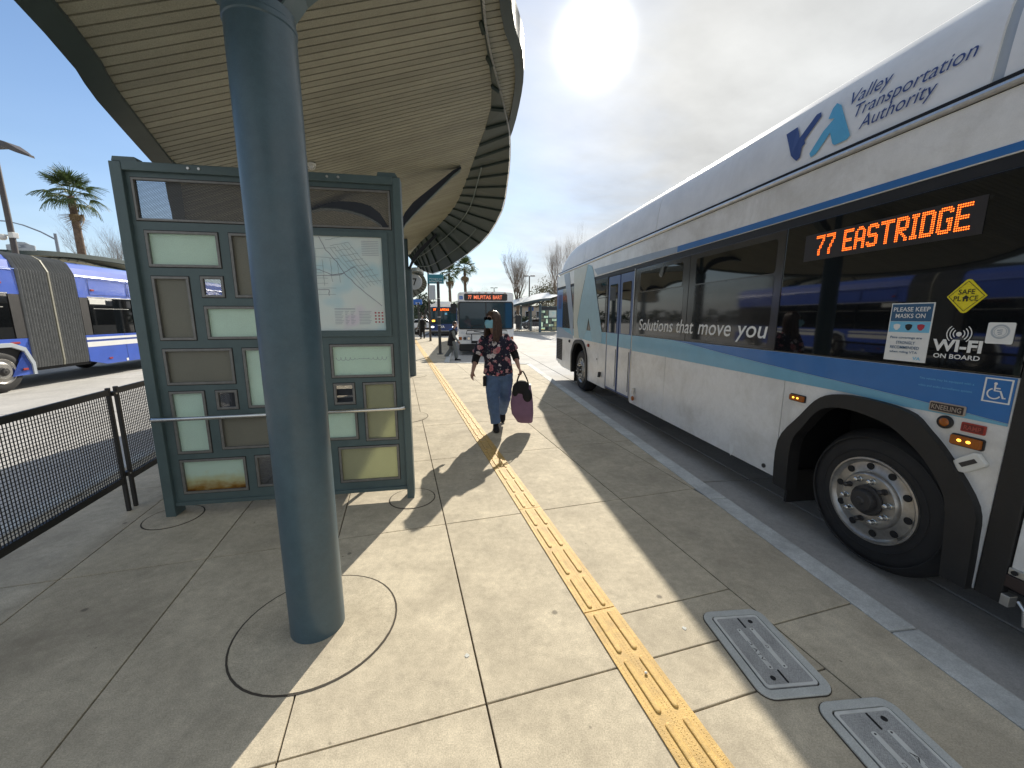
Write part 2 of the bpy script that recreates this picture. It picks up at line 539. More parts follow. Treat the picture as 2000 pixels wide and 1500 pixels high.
# ------------------------------------------------------------------ mesh helpers
class MB:
    def __init__(s):
        s.v = []
        s.f = []

    def add(s, vs, fs):
        o = len(s.v)
        s.v += [tuple(p) for p in vs]
        s.f += [tuple(i + o for i in f) for f in fs]
        return s

    def box(s, x0, x1, y0, y1, z0, z1):
        v = [(x0, y0, z0), (x1, y0, z0), (x1, y1, z0), (x0, y1, z0), (x0, y0, z1), (x1, y0, z1), (x1, y1, z1), (x0, y1, z1)]
        return s.add(v, [(3, 2, 1, 0), (4, 5, 6, 7), (0, 1, 5, 4), (1, 2, 6, 5), (2, 3, 7, 6), (3, 0, 4, 7)])

    def prism(s, pts, lo, hi, axis='z'):
        """extrude a 2D outline: axis z -> (x,y), axis x -> (y,z), axis y -> (x,z)"""
        n = len(pts)
        mk = {'z': lambda a, b, c: (a, b, c), 'x': lambda a, b, c: (c, a, b), 'y': lambda a, b, c: (a, c, b)}[axis]
        v = [mk(a, b, lo) for a, b in pts] + [mk(a, b, hi) for a, b in pts]
        f = [tuple(range(n - 1, -1, -1)), tuple(range(n, 2 * n))]
        f += [(i, (i + 1) % n, n + (i + 1) % n, n + i) for i in range(n)]
        return s.add(v, f)

    def ring_prism(s, outer, inner, lo, hi, axis='z', closed=True):
        n = len(outer)
        mk = {'z': lambda a, b, c: (a, b, c), 'x': lambda a, b, c: (c, a, b), 'y': lambda a, b, c: (a, c, b)}[axis]
        v = []
        for P, h in ((outer, lo), (inner, lo), (outer, hi), (inner, hi)):
            v += [mk(a, b, h) for a, b in P]
        f = []
        rng = range(n if closed else n - 1)
        for i in rng:
            j = (i + 1) % n
            f += [(i, j, n + j, n + i), (2 * n + i, 3 * n + i, 3 * n + j, 2 * n + j), (i, 2 * n + i, 2 * n + j, j), (n + i, n + j, 3 * n + j, 3 * n + i)]
        if not closed:
            for i in (0, n - 1):
                f.append((i, n + i, 3 * n + i, 2 * n + i))
        return s.add(v, f)

    def tube(s, path, rad, n=10, side=(1, 0, 0), cap=True):
        path = [Vector(p) for p in path]
        m = len(path)
        vs = []
        for i, p in enumerate(path):
            t = (path[min(i + 1, m - 1)] - path[max(i - 1, 0)])
            if t.length < 1e-9:
                t = Vector((0, 0, 1))
            t.normalize()
            a = Vector(side)
            if abs(a.dot(t)) > 0.97:
                a = Vector((0, 1, 0)) if abs(t.y) < 0.9 else Vector((0, 0, 1))
            a = (a - t * a.dot(t)).normalized()
            b = t.cross(a)
            r = rad[i] if isinstance(rad, (list, tuple)) else rad
            ra, rb = r if isinstance(r, (tuple, list)) else (r, r)
            for k in range(n):
                q = 2 * math.pi * k / n
                vs.append(p + a * (ra * math.cos(q)) + b * (rb * math.sin(q)))
        fs = []
        for i in range(m - 1):
            for k in range(n):
                k2 = (k + 1) % n
                fs.append((i * n + k, i * n + k2, (i + 1) * n + k2, (i + 1) * n + k))
        if cap:
            fs.append(tuple(range(n - 1, -1, -1)))
            fs.append(tuple((m - 1) * n + k for k in range(n)))
        return s.add(vs, fs)

    def lathe(s, prof, center=(0, 0, 0), axis='z', n=32, cap=True):
        """prof: (radius, height) list; axis x: height runs along +x"""
        vs = []
        for r, h in prof:
            for k in range(n):
                q = 2 * math.pi * k / n
                a, b = r * math.cos(q), r * math.sin(q)
                p = {'z': (a, b, h), 'x': (h, a, b), 'y': (a, h, b)}[axis]
                vs.append((p[0] + center[0], p[1] + center[1], p[2] + center[2]))
        fs = []
        m = len(prof)
        for i in range(m - 1):
            for k in range(n):
                k2 = (k + 1) % n
                fs.append((i * n + k, i * n + k2, (i + 1) * n + k2, (i + 1) * n + k))
        if cap:
            fs.append(tuple(range(n - 1, -1, -1)))
            fs.append(tuple((m - 1) * n + k for k in range(n)))
        return s.add(vs, fs)

    def ell(s, c, r, n=16, m=10, rot=None):
        vs = []
        for i in range(m + 1):
            a = math.pi * i / m
            for k in range(n):
                b = 2 * math.pi * k / n
                p = Vector((r[0] * math.sin(a) * math.cos(b), r[1] * math.sin(a) * math.sin(b), r[2] * math.cos(a)))
                if rot:
                    p = rot @ p
                vs.append(p + Vector(c))
        fs = [(i * n + k, (i + 1) * n + k, (i + 1) * n + (k + 1) % n, i * n + (k + 1) % n) for i in range(m) for k in range(n)]
        return s.add(vs, fs)

    def mesh(s, name, bevel=0.0, fix=True):
        me = bpy.data.meshes.new(name)
        me.from_pydata(s.v, [], s.f)
        if bevel or fix:
            bm = bmesh.new()
            bm.from_mesh(me)
            if bevel:
                bmesh.ops.remove_doubles(bm, verts=bm.verts, dist=1e-5)
                ed = [e for e in bm.edges if len(e.link_faces) == 2 and e.calc_face_angle(0) > 0.6]
                bmesh.ops.bevel(bm, geom=ed, offset=bevel, segments=2, affect='EDGES', profile=0.6, clamp_overlap=True)
            bmesh.ops.recalc_face_normals(bm, faces=bm.faces)
            bm.to_mesh(me)
            bm.free()
        return me

    def build(s, name, m, parent=None, smooth=False, bevel=0.0, fix=True):
        me = s.mesh(name, bevel, fix)
        return link(name, me, m, parent, smooth)


def link(name, me, m, parent=None, smooth=False):
    if m is not None and not me.materials:
        me.materials.append(MATS[m] if isinstance(m, str) else m)
    if smooth:
        me.polygons.foreach_set('use_smooth', [True] * len(me.polygons))
        if smooth == 'auto':
            try:
                me.set_sharp_from_angle(angle=R(35))
            except Exception:
                pass
    o = bpy.data.objects.new(name, me)
    COL.objects.link(o)
    o.parent = parent
    return o


def thing(name, label, cat, loc=(0, 0, 0), rz=0.0, group=None):
    o = bpy.data.objects.new(name, None)
    COL.objects.link(o)
    o.empty_display_size = 0.2
    o.location = loc
    o.rotation_euler = (0, 0, rz)
    return tag(o, label, cat, group)


def tag(o, label=None, cat=None, group=None, kind=None):
    if label:
        o['label'] = label
    if cat:
        o['category'] = cat
    if group:
        o['group'] = group
    if kind:
        o['kind'] = kind
    return o


def copy_tree(o, parent=None):
    c = o.copy()
    COL.objects.link(c)
    c.parent = parent
    for ch in list(o.children):
        copy_tree(ch, c)
    return c


def structure(name, loc=(0, 0, 0), rz=0.0):
    o = bpy.data.objects.new(name, None)
    COL.objects.link(o)
    o.location = loc
    o.rotation_euler = (0, 0, rz)
    o['kind'] = 'structure'
    return o


_tx = {}


def text_data(body, shear=0.0, spacing=1.0, weight=0.0):
    key = (body, shear, spacing, weight)
    if key in _tx:
        return _tx[key]
    cu = bpy.data.curves.new('lettering', 'FONT')
    cu.body = body
    cu.size = 1.0
    cu.shear = shear
    cu.space_character = spacing
    cu.offset = weight
    cu.resolution_u = 3
    o = bpy.data.objects.new('lettering', cu)
    COL.objects.link(o)
    me = bpy.data.meshes.new_from_object(o)
    vs = [tuple(v.co) for v in me.vertices]
    fs = [tuple(p.vertices) for p in me.polygons]
    bpy.data.objects.remove(o)
    bpy.data.meshes.remove(me)
    xs = [v[0] for v in vs]
    ys = [v[1] for v in vs]
    x0, x1, y0, y1 = min(xs), max(xs), min(ys), max(ys)
    r = ([((v[0] - x0) / (x1 - x0), (v[1] - y0) / (y1 - y0)) for v in vs], fs, (x1 - x0) / (y1 - y0))
    _tx[key] = r
    return r


def lettering(name, body, m, parent, box, fn, shear=0.0, spacing=1.0, weight=0.0):
    """flat print filling box (a0,a1,b0,b1); fn maps (a,b) to a point"""
    vs, fs, _ = text_data(body, shear, spacing, weight)
    a0, a1, b0, b1 = box
    mb = MB().add([fn(a0 + (a1 - a0) * p[0], b0 + (b1 - b0) * p[1]) for p in vs], fs)
    return mb.build(name, m, parent, fix=False)


def clip_half(poly, px, py, nx, ny):
    """keep the side where (p - P).n <= 0"""
    out = []
    m = len(poly)
    for i in range(m):
        a, b = poly[i], poly[(i + 1) % m]
        da = (a[0] - px) * nx + (a[1] - py) * ny
        db = (b[0] - px) * nx + (b[1] - py) * ny
        if da <= 0:
            out.append(a)
        if (da < 0 < db) or (db < 0 < da):
            t = da / (da - db)
            out.append((a[0] + (b[0] - a[0]) * t, a[1] + (b[1] - a[1]) * t))
    return out


def catmull(pts, n):
    P = [Vector(p) for p in pts]
    out = []
    m = len(P) - 1
    for i in range(n):
        t = i / (n - 1) * m
        k = min(int(t), m - 1)
        f = t - k
        p0, p1, p2, p3 = P[max(k - 1, 0)], P[k], P[k + 1], P[min(k + 2, m)]
        out.append(0.5 * ((2 * p1) + (p2 - p0) * f + (2 * p0 - 5 * p1 + 4 * p2 - p3) * f * f + (3 * p1 - p0 - 3 * p2 + p3) * f ** 3))
    return out


# ------------------------------------------------------------------ the setting
PH = R(16.0)                                    # the platform's long axis, left of straight ahead
PN = (math.cos(PH), math.sin(PH))
PA = (-math.sin(PH), math.cos(PH))


def pt(t, s):
    return (PN[0] * t + PA[0] * s, PN[1] * t + PA[1] * s)


g = MB()
g.add([(-900, -300, -0.19), (900, -300, -0.19), (900, 1500, -0.19), (-900, 1500, -0.19)], [(0, 1, 2, 3)])
tag(g.build('ground', 'asphalt', None, fix=False), kind='structure')

# concrete roadway of large panels
road = structure('road', (0, 0, 0), R(8))
MB().box(-46, 46, -14, 96, -0.188, -0.168).build('road_bed', 'joint', road)
pan = MB().box(-2.24, 2.24, -2.24, 2.24, -0.166, -0.15).mesh('road_panel', bevel=0.006)
pan.materials.append(MATS['road'])
for i in range(-6, 7):
    for j in range(-2, 15):
        o = bpy.data.objects.new('road_panel', pan)
        COL.objects.link(o)
        o.parent = road
        o.location = (i * 4.5 + 0.9, j * 4.5 + 1.4, 0)
far = MB().box(-46, -29.0, -10, 96, -0.1660, -0.152)
far.box(32, 46, -10, 96, -0.166, -0.152)
far.box(-28.9, 31.9, 66.8, 96, -0.166, -0.152)
far.build('road_far_surface', 'road', road)

# platform with saw-tooth bays
TH = R(7.3)
BU = (-math.sin(TH), math.cos(TH))
BN = (math.cos(TH), math.sin(TH))
DEL = (-5.0, 16.7)                              # one bay to the next
plat = structure('platform')
KW = 0.17
LK = (-3.93, 3.08)                              # a point of the left kerb's inner edge


def in_bay(poly, i):
    """clip to the strip bounded by bay i's kerb"""
    k = (BN[0] * 2.18 + DEL[0] * i, BN[1] * 2.18 + DEL[1] * i)
    return clip_half(poly, k[0], k[1], BN[0], BN[1])


def jog(poly, i, keep_near):
    a = (0.42 + DEL[0] * i, 13.25 + DEL[1] * i)
    b = (-2.3 + DEL[0] * i, 13.65 + DEL[1] * i)
    d = (b[0] - a[0], b[1] - a[1])
    nx, ny = -d[1], d[0]
    if ny < 0:
        nx, ny = -nx, -ny
    s_ = 1 if keep_near else -1
    return clip_half(poly, a[0], a[1], nx * s_, ny * s_)


def slab_polys(poly):
    poly = clip_half(poly, LK[0], LK[1], -PN[0], -PN[1])
    out = []
    # left of bay 4's kerb everything stays; then peel off the wedges of the nearer bays
    rest = poly
    inner = in_bay(rest, 3)
    if len(inner) > 2:
        out.append(inner)
    for i in (2, 1, 0):
        k = (BN[0] * 2.18 + DEL[0] * (i + 1), BN[1] * 2.18 + DEL[1] * (i + 1))
        w = clip_half(poly, k[0], k[1], -BN[0], -BN[1])
        if len(w) > 2:
            w = in_bay(w, i)
        if len(w) > 2:
            w = jog(w, i, True)
        if len(w) > 2:
            out.append(w)
    return out


# dark bed under the slabs shows in the joints
bed = MB()
for pol in slab_polys([pt(-3, -3.6), pt(4.2, -3.6), pt(4.2, 62), pt(-3, 62)]):
    bed.prism(pol, -0.15, -0.014)
bed.build('slab_bed', 'joint', plat)
tj = [-3.68, -2.90, -2.12, -1.33, -0.51, 0.28, 1.06, 1.84, 2.62, 3.40, 4.18]
sj = [-3.05, -1.55, -0.09, 1.37, 2.88]
while sj[-1] < 62:
    sj.append(sj[-1] + 1.455)
G = 0.0042
nslab = 0
for a in range(len(tj) - 1):
    for b in range(len(sj) - 1):
        q = [pt(tj[a] + G, sj[b] + G), pt(tj[a + 1] - G, sj[b] + G), pt(tj[a + 1] - G, sj[b + 1] - G), pt(tj[a] + G, sj[b + 1] - G)]
        if tj[a] == 1.06 and sj[b] == -0.09:
            # the slab by the utility vaults is cut into shorter pieces
            cuts = [-0.09, 0.62, 1.10, 1.37]
        elif tj[a] == 1.06 and sj[b] == 1.37:
            cuts = [1.37, 1.66, 2.88]
        else:
            cuts = None
        rects = [q] if not cuts else [[pt(tj[a] + G, c0 + G), pt(tj[a + 1] - G, c0 + G), pt(tj[a + 1] - G, c1 - G), pt(tj[a] + G, c1 - G)] for c0, c1 in zip(cuts[:-1], cuts[1:])]
        for q in rects:
            ps = slab_polys(q)
            mb = MB()
            for p in ps:
                ar = abs(sum(p[i][0] * p[(i + 1) % len(p)][1] - p[(i + 1) % len(p)][0] * p[i][1] for i in range(len(p)))) / 2
                if ar > 0.004:
                    mb.prism(p, -0.05, 0.0)
            if mb.v:
                # origin of each slab stays in the world's so the stains run on, tint varies per slab
                mb.build('paving_slab', 'slab', plat, bevel=0.003 if sj[b] < 9 and len(ps) == 1 else 0)
                nslab += 1


def kerb_run(a, b, n_in, parent, w=KW, name='kerb_stone', L=1.52):
    """kerb stones from a to b; n_in points to the platform"""
    ax, ay = a
    d = Vector((b[0] - a[0], b[1] - a[1]))
    tot = d.length
    d.normalize()
    k = max(1, round(tot / L))
    for i in range(k):
        s0 = tot * i / k + 0.004
        s1 = tot * (i + 1) / k - 0.004
        o_ = 0.0035
        p = [(ax + d.x * s0, ay + d.y * s0), (ax + d.x * s1, ay + d.y * s1)]
        q = [(x + n_in[0] * (w - o_), y + n_in[1] * (w - o_)) for x, y in p]
        MB().prism([p[0], p[1], q[1], q[0]], -0.165, 0.003).build(name, 'kerb', parent, bevel=0.012)


for i in range(3):
    def off(s_, o_=2.35):
        return (BN[0] * o_ + BU[0] * s_ + DEL[0] * i, BN[1] * o_ + BU[1] * s_ + DEL[1] * i)
    s_end = 13.55
    s_start = -3.0 if i == 0 else -3.3
    kerb_run(off(s_start), off(s_end), (-BN[0], -BN[1]), plat)
    a = (0.62 + DEL[0] * i, 13.38 + DEL[1] * i)
    b = (-2.62 + DEL[0] * i, 13.86 + DEL[1] * i)
    d = Vector((b[0] - a[0], b[1] - a[1])).normalized()
    kerb_run(a, b, (-d.y, d.x) if -d.x < 0 and d.x > 0 else (d.y, -d.x), plat, w=0.14)
kl0 = (LK[0] - PN[0] * KW - PA[0] * 6, LK[1] - PN[1] * KW - PA[1] * 6)
kl1 = (LK[0] - PN[0] * KW + PA[0] * 50, LK[1] - PN[1] * KW + PA[1] * 50)
kerb_run(kl0, kl1, PN, plat, L=1.52)

# round footings cut into the paving round each column and post
COLS = [(-1.032, 1.825), (-1.78, 6.17), (-2.78, 10.66)]


def footing(x, y, r):
    n = 48
    c = [(x + math.cos(2 * math.pi * k / n), y + math.sin(2 * math.pi * k / n)) for k in range(n)]
    def cir(q):
        return [(x + q * math.cos(2 * math.pi * k / n), y + q * math.sin(2 * math.pi * k / n)) for k in range(n)]
    MB().prism(cir(r - 0.007), 0.0005, 0.004).build('footing_disc', 'slab', plat)
    MB().ring_prism(cir(r + 0.0035), cir(r - 0.0055), 0.0004, 0.0022).build('footing_joint', 'joint', plat)


for x, y in COLS:
    footing(x, y, 0.40)
SH_A = R(10.1)
SHB = (-0.90, 3.29)
SHL = (SHB[0] - 1.90 * math.cos(SH_A), SHB[1] - 1.90 * math.sin(SH_A))
footing(SHB[0], SHB[1], 0.20)
footing(SHL[0], SHL[1], 0.20)

# yellow tactile guide strip, tile by tile
tt = structure('tactile_strip', (0, 0, 0), PH)
TW = 0.19
tile = MB().box(-TW / 2, TW / 2, 0.002, 1.212, 0.0, 0.007).mesh('tactile_tile', bevel=0.002)
tile.materials.append(MATS['tactile'])
bar = MB()
n = 10
ol = []
for k in range(n):
    q = math.pi * k / (n - 1)
    ol.append((0.0135 * math.cos(q), 0.118 + 0.0135 * math.sin(q)))
for k in range(n):
    q = math.pi + math.pi * k / (n - 1)
    ol.append((0.0135 * math.cos(q), -0.118 + 0.0135 * math.sin(q)))
il = [(x * 0.62, y * 0.955) for x, y in ol]
N_ = len(ol)
vs = [(x, y, 0.0) for x, y in ol] + [(x * 0.9, y * 0.99, 0.0055) for x, y in ol] + [(x, y, 0.0075) for x, y in il]
fs = []
for r_ in range(2):
    for i in range(N_):
        j = (i + 1) % N_
        fs.append((r_ * N_ + i, r_ * N_ + j, (r_ + 1) * N_ + j, (r_ + 1) * N_ + i))
fs.append(tuple(2 * N_ + i for i in range(N_)))
barm = bar.add(vs, fs).mesh('raised_bar')
barm.materials.append(MATS['tactile'])
rowf = MB()
for k in range(30):
    T0 = -2.0 + 1.2155 * k + 0.07
    o = bpy.data.objects.new('tactile_tile', tile)
    COL.objects.link(o)
    o.parent = tt
    o.location = (1.0, T0, 0.0005)
    if k < 15:
        for j in range(4):
            for sx in (-0.042, 0.042):
                c = bpy.data.objects.new('raised_bar', barm)
                COL.objects.link(c)
                c.parent = o
                c.location = (sx, 0.152 + 0.303 * j, 0.0068)
        if k < 6:
            dots = MB()
            for j in range(86):
                for i in range(4):
                    for sx in ((-0.075, -0.008, 0.008, 0.075)[i],):
                        yy = 0.02 + 0.0137 * j
                        dots.add([(sx - .002, yy - .002, 0.0068), (sx + .002, yy - .002, 0.0068), (sx + .002, yy + .002, 0.0068), (sx - .002, yy + .002, 0.0068), (sx, yy, 0.0092)], [(0, 1, 4), (1, 2, 4), (2, 3, 4), (3, 0, 4)])
            d_ = dots.build('grip_dots', 'tactile', o, fix=False)
            d_['kind'] = 'stuff'

# ------------------------------------------------------------------ canopy
CAX = R(16)
CN = (math.cos(CAX), math.sin(CAX))
CA = (-math.sin(CAX), math.cos(CAX))


def roof_z(x, y):
    return 3.87 + 0.35 * ((x + 0.82) * CN[0] + (y - 6.41) * CN[1])


L_EDGE = [(-0.55, -3.0), (-1.05, -0.6), (-2.16, 1.97), (-2.50, 2.60), (-2.92, 3.43), (-3.02, 3.63), (-3.55, 4.3), (-4.5, 5.6), (-5.0, 7.3), (-5.1, 9.3), (-4.75, 11.5), (-3.95, 13.3), (-3.2, 14.1)]
R_EDGE = [(0.35, -3.0), (0.18, -0.4), (0.0, 1.6), (0.0, 3.19), (0.10, 3.91), (0.10, 4.70), (-0.04, 5.99), (-0.42, 8.0), (-1.1, 10.2), (-2.1, 12.4), (-2.75, 13.6), (-3.2, 14.1)]
V_IN = [(-0.20, 2.2, 3.68), (-0.22, 3.23, 3.76), (-0.22, 4.67, 3.90), (-0.52, 6.12, 3.94), (-0.85, 7.5, 3.97), (-1.21, 8.88, 3.98), (-1.75, 10.2, 3.94), (-2.48, 11.61, 3.82), (-3.05, 12.7, 3.68), (-3.35, 13.2, 3.56)]
V_OUT = [(-0.16, 2.25, 3.64), (-0.20, 3.30, 3.72), (-0.10, 4.72, 3.90), (-0.035, 5.75, 3.95), (-0.08, 6.8, 3.80), (-0.25, 8.0, 3.55), (-0.83, 9.55, 3.24), (-2.10, 11.5, 2.87), (-2.75, 12.6, 3.02), (-3.05, 12.95, 3.22)]


def row_span(edge, s):
    """t of an edge polyline at station s along the canopy axis"""
    P = [(x * CN[0] + y * CN[1], x * CA[0] + y * CA[1]) for x, y in edge]
    best = None
    for (t0, s0), (t1, s1) in zip(P[:-1], P[1:]):
        if (s0 <= s <= s1) or (s1 <= s <= s0):
            f = (s - s0) / (s1 - s0 + 1e-9)
            best = t0 + (t1 - t0) * f
    return best


def cpt(t, s, dz=0.0):
    x, y = CN[0] * t + CA[0] * s, CN[1] * t + CA[1] * s
    return (x, y, roof_z(x, y) + dz)


LS = [(p.x, p.y) for p in catmull([(x, y, 0) for x, y in L_EDGE], 41)]
RS = [(p.x, p.y) for p in catmull([(x, y, 0) for x, y in R_EDGE], 41)]


def column_parts(root, cx, cy, top=2.84, full=True):
    c = MB().lathe([(0.131, 0.0), (0.131, 2.775), (0.135, 2.78), (0.135, 2.80), (0.131, 2.805), (0.131, top)], (cx, cy, 0), n=48).build('column', 'column_paint', root, smooth='auto')
    for sgn, reach in ((1, 0.98), (-1, 1.05)):
        # built-up tapering arm curving from the column head up to the roof
        web = []
        flange_lo = []
        st = []
        for k in range(9):
            f = k / 8
            t = sgn * (0.05 + reach * f)
            x, y = cx + CN[0] * t, cy + CN[1] * t
            zt = roof_z(x, y) - 0.012
            z0 = 2.78
            zl = z0 + (zt - z0) * (f ** 0.62)
            zu = min(zl + (0.21 - 0.17 * f) * (0.6 + 0.4 * min(1, f * 4)), zt)
            if f > 0.95:
                zl, zu = zt - 0.03, zt
            st.append((x, y, zl, zu))
        px, py = -CN[1], CN[0]
        mb = MB()
        vs, fs = [], []
        hw = 0.05
        for x, y, zl, zu in st:
            for a, z in ((-hw, zl), (hw, zl), (hw, zu), (-hw, zu)):
                vs.append((x + px * a, y + py * a, z))
        for k in range(8):
            for e in range(4):
                fs.append((k * 4 + e, k * 4 + (e + 1) % 4, (k + 1) * 4 + (e + 1) % 4, (k + 1) * 4 + e))
        fs += [(0, 1, 2, 3), tuple(8 * 4 + e for e in (3, 2, 1, 0))]
        arm = mb.add(vs, fs).build('roof_arm', 'bracket', root)
        if full:
            fl = MB()
            vs, fs = [], []
            fw = 0.075
            for x, y, zl, zu in st:
                for a, z in ((-fw, zl - 0.014), (fw, zl - 0.014), (fw, zl - 0.002), (-fw, zl - 0.002)):
                    vs.append((x + px * a, y + py * a, z))
            for k in range(8):
                for e in range(4):
                    fs.append((k * 4 + e, k * 4 + (e + 1) % 4, (k + 1) * 4 + (e + 1) % 4, (k + 1) * 4 + e))
            fs += [(0, 1, 2, 3), tuple(8 * 4 + e for e in (3, 2, 1, 0))]
            fl.add(vs, fs).build('flange', 'green', arm)
    if full:
        hz = roof_z(cx, cy)
        MB().lathe([(0.05, top), (0.05, hz - 0.015)], (cx, cy, 0), n=20).build('head_pin', 'column_paint', root, smooth='auto')


def make_canopy(label, full=True, group=None):
    root = thing('canopy', label, 'canopy', (0, 0, 0), 0, group)
    # soffit planks, each its own board across the roof
    smin = min(x * CA[0] + y * CA[1] for x, y in RS) + 0.05
    smax = max(x * CA[0] + y * CA[1] for x, y in RS) - 0.15
    if full:
        s = smin
        pw = 0.075
        while s + pw < smax:
            a0, a1 = row_span(LS, s), row_span(LS, s + pw)
            b0, b1 = row_span(RS, s), row_span(RS, s + pw)
            if None not in (a0, a1, b0, b1):
                l0, r0 = a0 + 0.10, b0 - 0.07
                l1, r1 = a1 + 0.10, b1 - 0.07
                if r0 - l0 > 0.25 and r1 - l1 > 0.25:
                    g_ = 0.0125
                    vs = [cpt(l0, s, 0), cpt(r0, s, 0), cpt(r1, s + pw - g_, 0), cpt(l1, s + pw - g_, 0),
                          cpt(l0, s, .02), cpt(r0, s, .02), cpt(r1, s + pw - g_, .02), cpt(l1, s + pw - g_, .02)]
                    MB().add(vs, [(3, 2, 1, 0), (4, 5, 6, 7), (0, 1, 5, 4), (1, 2, 6, 5), (2, 3, 7, 6), (3, 0, 4, 7)]).build('soffit_plank', 'soffit', root, fix=False)
            s += pw
    # roof deck above
    out = LS + RS[::-1][1:-1]
    nO = len(out)
    vs = [(x, y, roof_z(x, y) + (0.03 if full else 0.0)) for x, y in out] + [(x, y, roof_z(x, y) + 0.13) for x, y in out]
    mid = []
    deck = MB()
    m = len(LS)
    # quads across between matching stations
    v2 = [(x, y, roof_z(x, y) + (0.03 if full else 0.0)) for x, y in LS] + [(x, y, roof_z(x, y) + (0.03 if full else 0.0)) for x, y in RS]
    v3 = [(x, y, roof_z(x, y) + 0.13) for x, y in LS] + [(x, y, roof_z(x, y) + 0.13) for x, y in RS]
    f2 = [(i, i + 1, m + i + 1, m + i) for i in range(m - 1)]
    deck.add(v2 + v3, f2 + [tuple(2 * m + a for a in f) for f in f2])
    deck.build('roof_deck', 'soffit_back' if full else 'soffit', root)
    MB().add([(x, y, z + 0.012) for x, y, z in v3], f2).build('roof_sheet', 'roof_metal', root)
    # edge beams
    for nm, E_, sg, mt in (('fascia', LS, 1, 'darkgreen'), ('fascia', RS, -1, 'darkgreen')):
        vs, fs = [], []
        for i, (x, y) in enumerate(E_):
            a, b = E_[max(i - 1, 0)], E_[min(i + 1, m - 1)]
            d = Vector((b[0] - a[0], b[1] - a[1])).normalized()
            nx, ny = d.y * sg, -d.x * sg
            z = roof_z(x, y)
            w = 0.11 if sg > 0 else 0.085
            xi, yi = x + nx * w, y + ny * w
            vs += [(x, y, z - 0.035), (xi, yi, roof_z(xi, yi) - 0.025), (xi, yi, roof_z(xi, yi) + 0.16), (x, y, z + 0.16)]
        for i in range(m - 1):
            for e in range(4):
                fs.append((i * 4 + e, i * 4 + (e + 1) % 4, (i + 1) * 4 + (e + 1) % 4, (i + 1) * 4 + e))
        fs += [(0, 1, 2, 3), tuple((m - 1) * 4 + e for e in (3, 2, 1, 0))]
        MB().add(vs, fs).build(nm, mt, root, smooth='auto')
    # curled visor of ribbed panels along the right edge
    ns = 27
    I, O = catmull(V_IN, ns), catmull(V_OUT, ns)
    vis = []
    for k in range(ns - 1):
        mb = MB()
        g_ = 0.003
        vs = []
        for dz in (0.0, 0.012):
            for P, Q, f in ((I[k], I[k + 1], g_), (I[k + 1], I[k], g_), (O[k + 1], O[k], g_), (O[k], O[k + 1], g_)):
                e = (Q - P).normalized() * f
                vs.append(P + e + Vector((0, 0, dz)))
        mb.add(vs, [(3, 2, 1, 0), (4, 5, 6, 7), (0, 1, 5, 4), (1, 2, 6, 5), (2, 3, 7, 6), (3, 0, 4, 7)])
        mb.build('visor_panel', 'visor', root)
    for k in range(ns):
        a, b = I[k], O[k]
        d = (b - a)
        if d.length < 0.02:
            continue
        nrm = d.normalized().cross((I[min(k + 1, ns - 1)] - I[max(k - 1, 0)]).normalized())
        if nrm.z > 0:
            nrm = -nrm
        MB().tube([a + nrm * 0.014, b + nrm * 0.014], [(0.011, 0.022)] * 2, 4, side=tuple((I[min(k + 1, ns - 1)] - I[max(k - 1, 0)]).normalized())).build('visor_rib', 'visor', root)
    if full:
        for f, k0, k1 in ((0.36, 10, ns), (0.74, 16, ns)):
            path = [I[k].lerp(O[k], f) + Vector((-0.03, -0.035, -0.03)) for k in range(k0, k1)]
            MB().tube(path, 0.011, 8).build('visor_rod', 'green', root, smooth='auto')
        teeth = MB()
        OO = catmull(V_OUT, 330)
        for k in range(0, 329):
            p, q = OO[k], OO[k + 1]
            r_ = p.lerp(q, 0.55)
            u = Vector((0.018, 0.006, -0.014)) if k < 230 else Vector((0.006, 0.004, -0.02))
            teeth.add([p, r_, r_ + u, p + u, p + Vector((0, 0, .012)), r_ + Vector((0, 0, .012)), r_ + u + Vector((0, 0, .012)), p + u + Vector((0, 0, .012))],
                      [(3, 2, 1, 0), (4, 5, 6, 7), (0, 1, 5, 4), (1, 2, 6, 5), (2, 3, 7, 6), (3, 0, 4, 7)])
        tag(teeth.build('visor_edge_trim', 'alu', root, fix=False), kind='stuff')
    for cx, cy in COLS:
        column_parts(root, cx, cy, full=full)
    return root


canopy1 = make_canopy('near grey green canopy on round columns over the metal panel screen', True, 'bus bay canopies')
# caged lamp under the roof
lx, ly = -2.16, 4.52
lz = roof_z(lx, ly)
lamp = thing('soffit_lamp', 'small white caged lamp under the near canopy above the panel screen', 'lamp', (lx, ly, lz))
MB().lathe([(0.05, 0.0), (0.05, -0.012), (0.042, -0.02)], n=20).build('lamp_base', 'cover_white', lamp, smooth='auto')
MB().ell((0, 0, -0.022), (0.028, 0.028, 0.03), 14, 8).build('lamp_globe', 'print_white', lamp, smooth=True)
for k in range(8):
    a = 2 * math.pi * k / 8
    path = [(math.cos(a) * 0.045 * math.cos(q), math.sin(a) * 0.045 * math.cos(q), -0.02 - 0.042 * math.sin(q)) for q in [R(d) for d in (0, 25, 50, 75, 90)]]
    MB().tube(path, 0.0028, 5).build('cage_bar', 'cover_white', lamp)

canopy_s = make_canopy('far canopy with the round 7 sign beyond the second column', False, 'bus bay canopies')
canopy_s.location = (DEL[0], DEL[1], 0)
c3 = copy_tree(canopy_s)
c3.location = (3.9, 38.4, 0)
c3['label'] = 'distant canopy over the small panel shelter behind the right bus'
c4 = copy_tree(canopy_s)
c4.location = (-20.2, 13.0, 0.25)
c4['label'] = 'canopy roof rising behind the blue articulated bus'
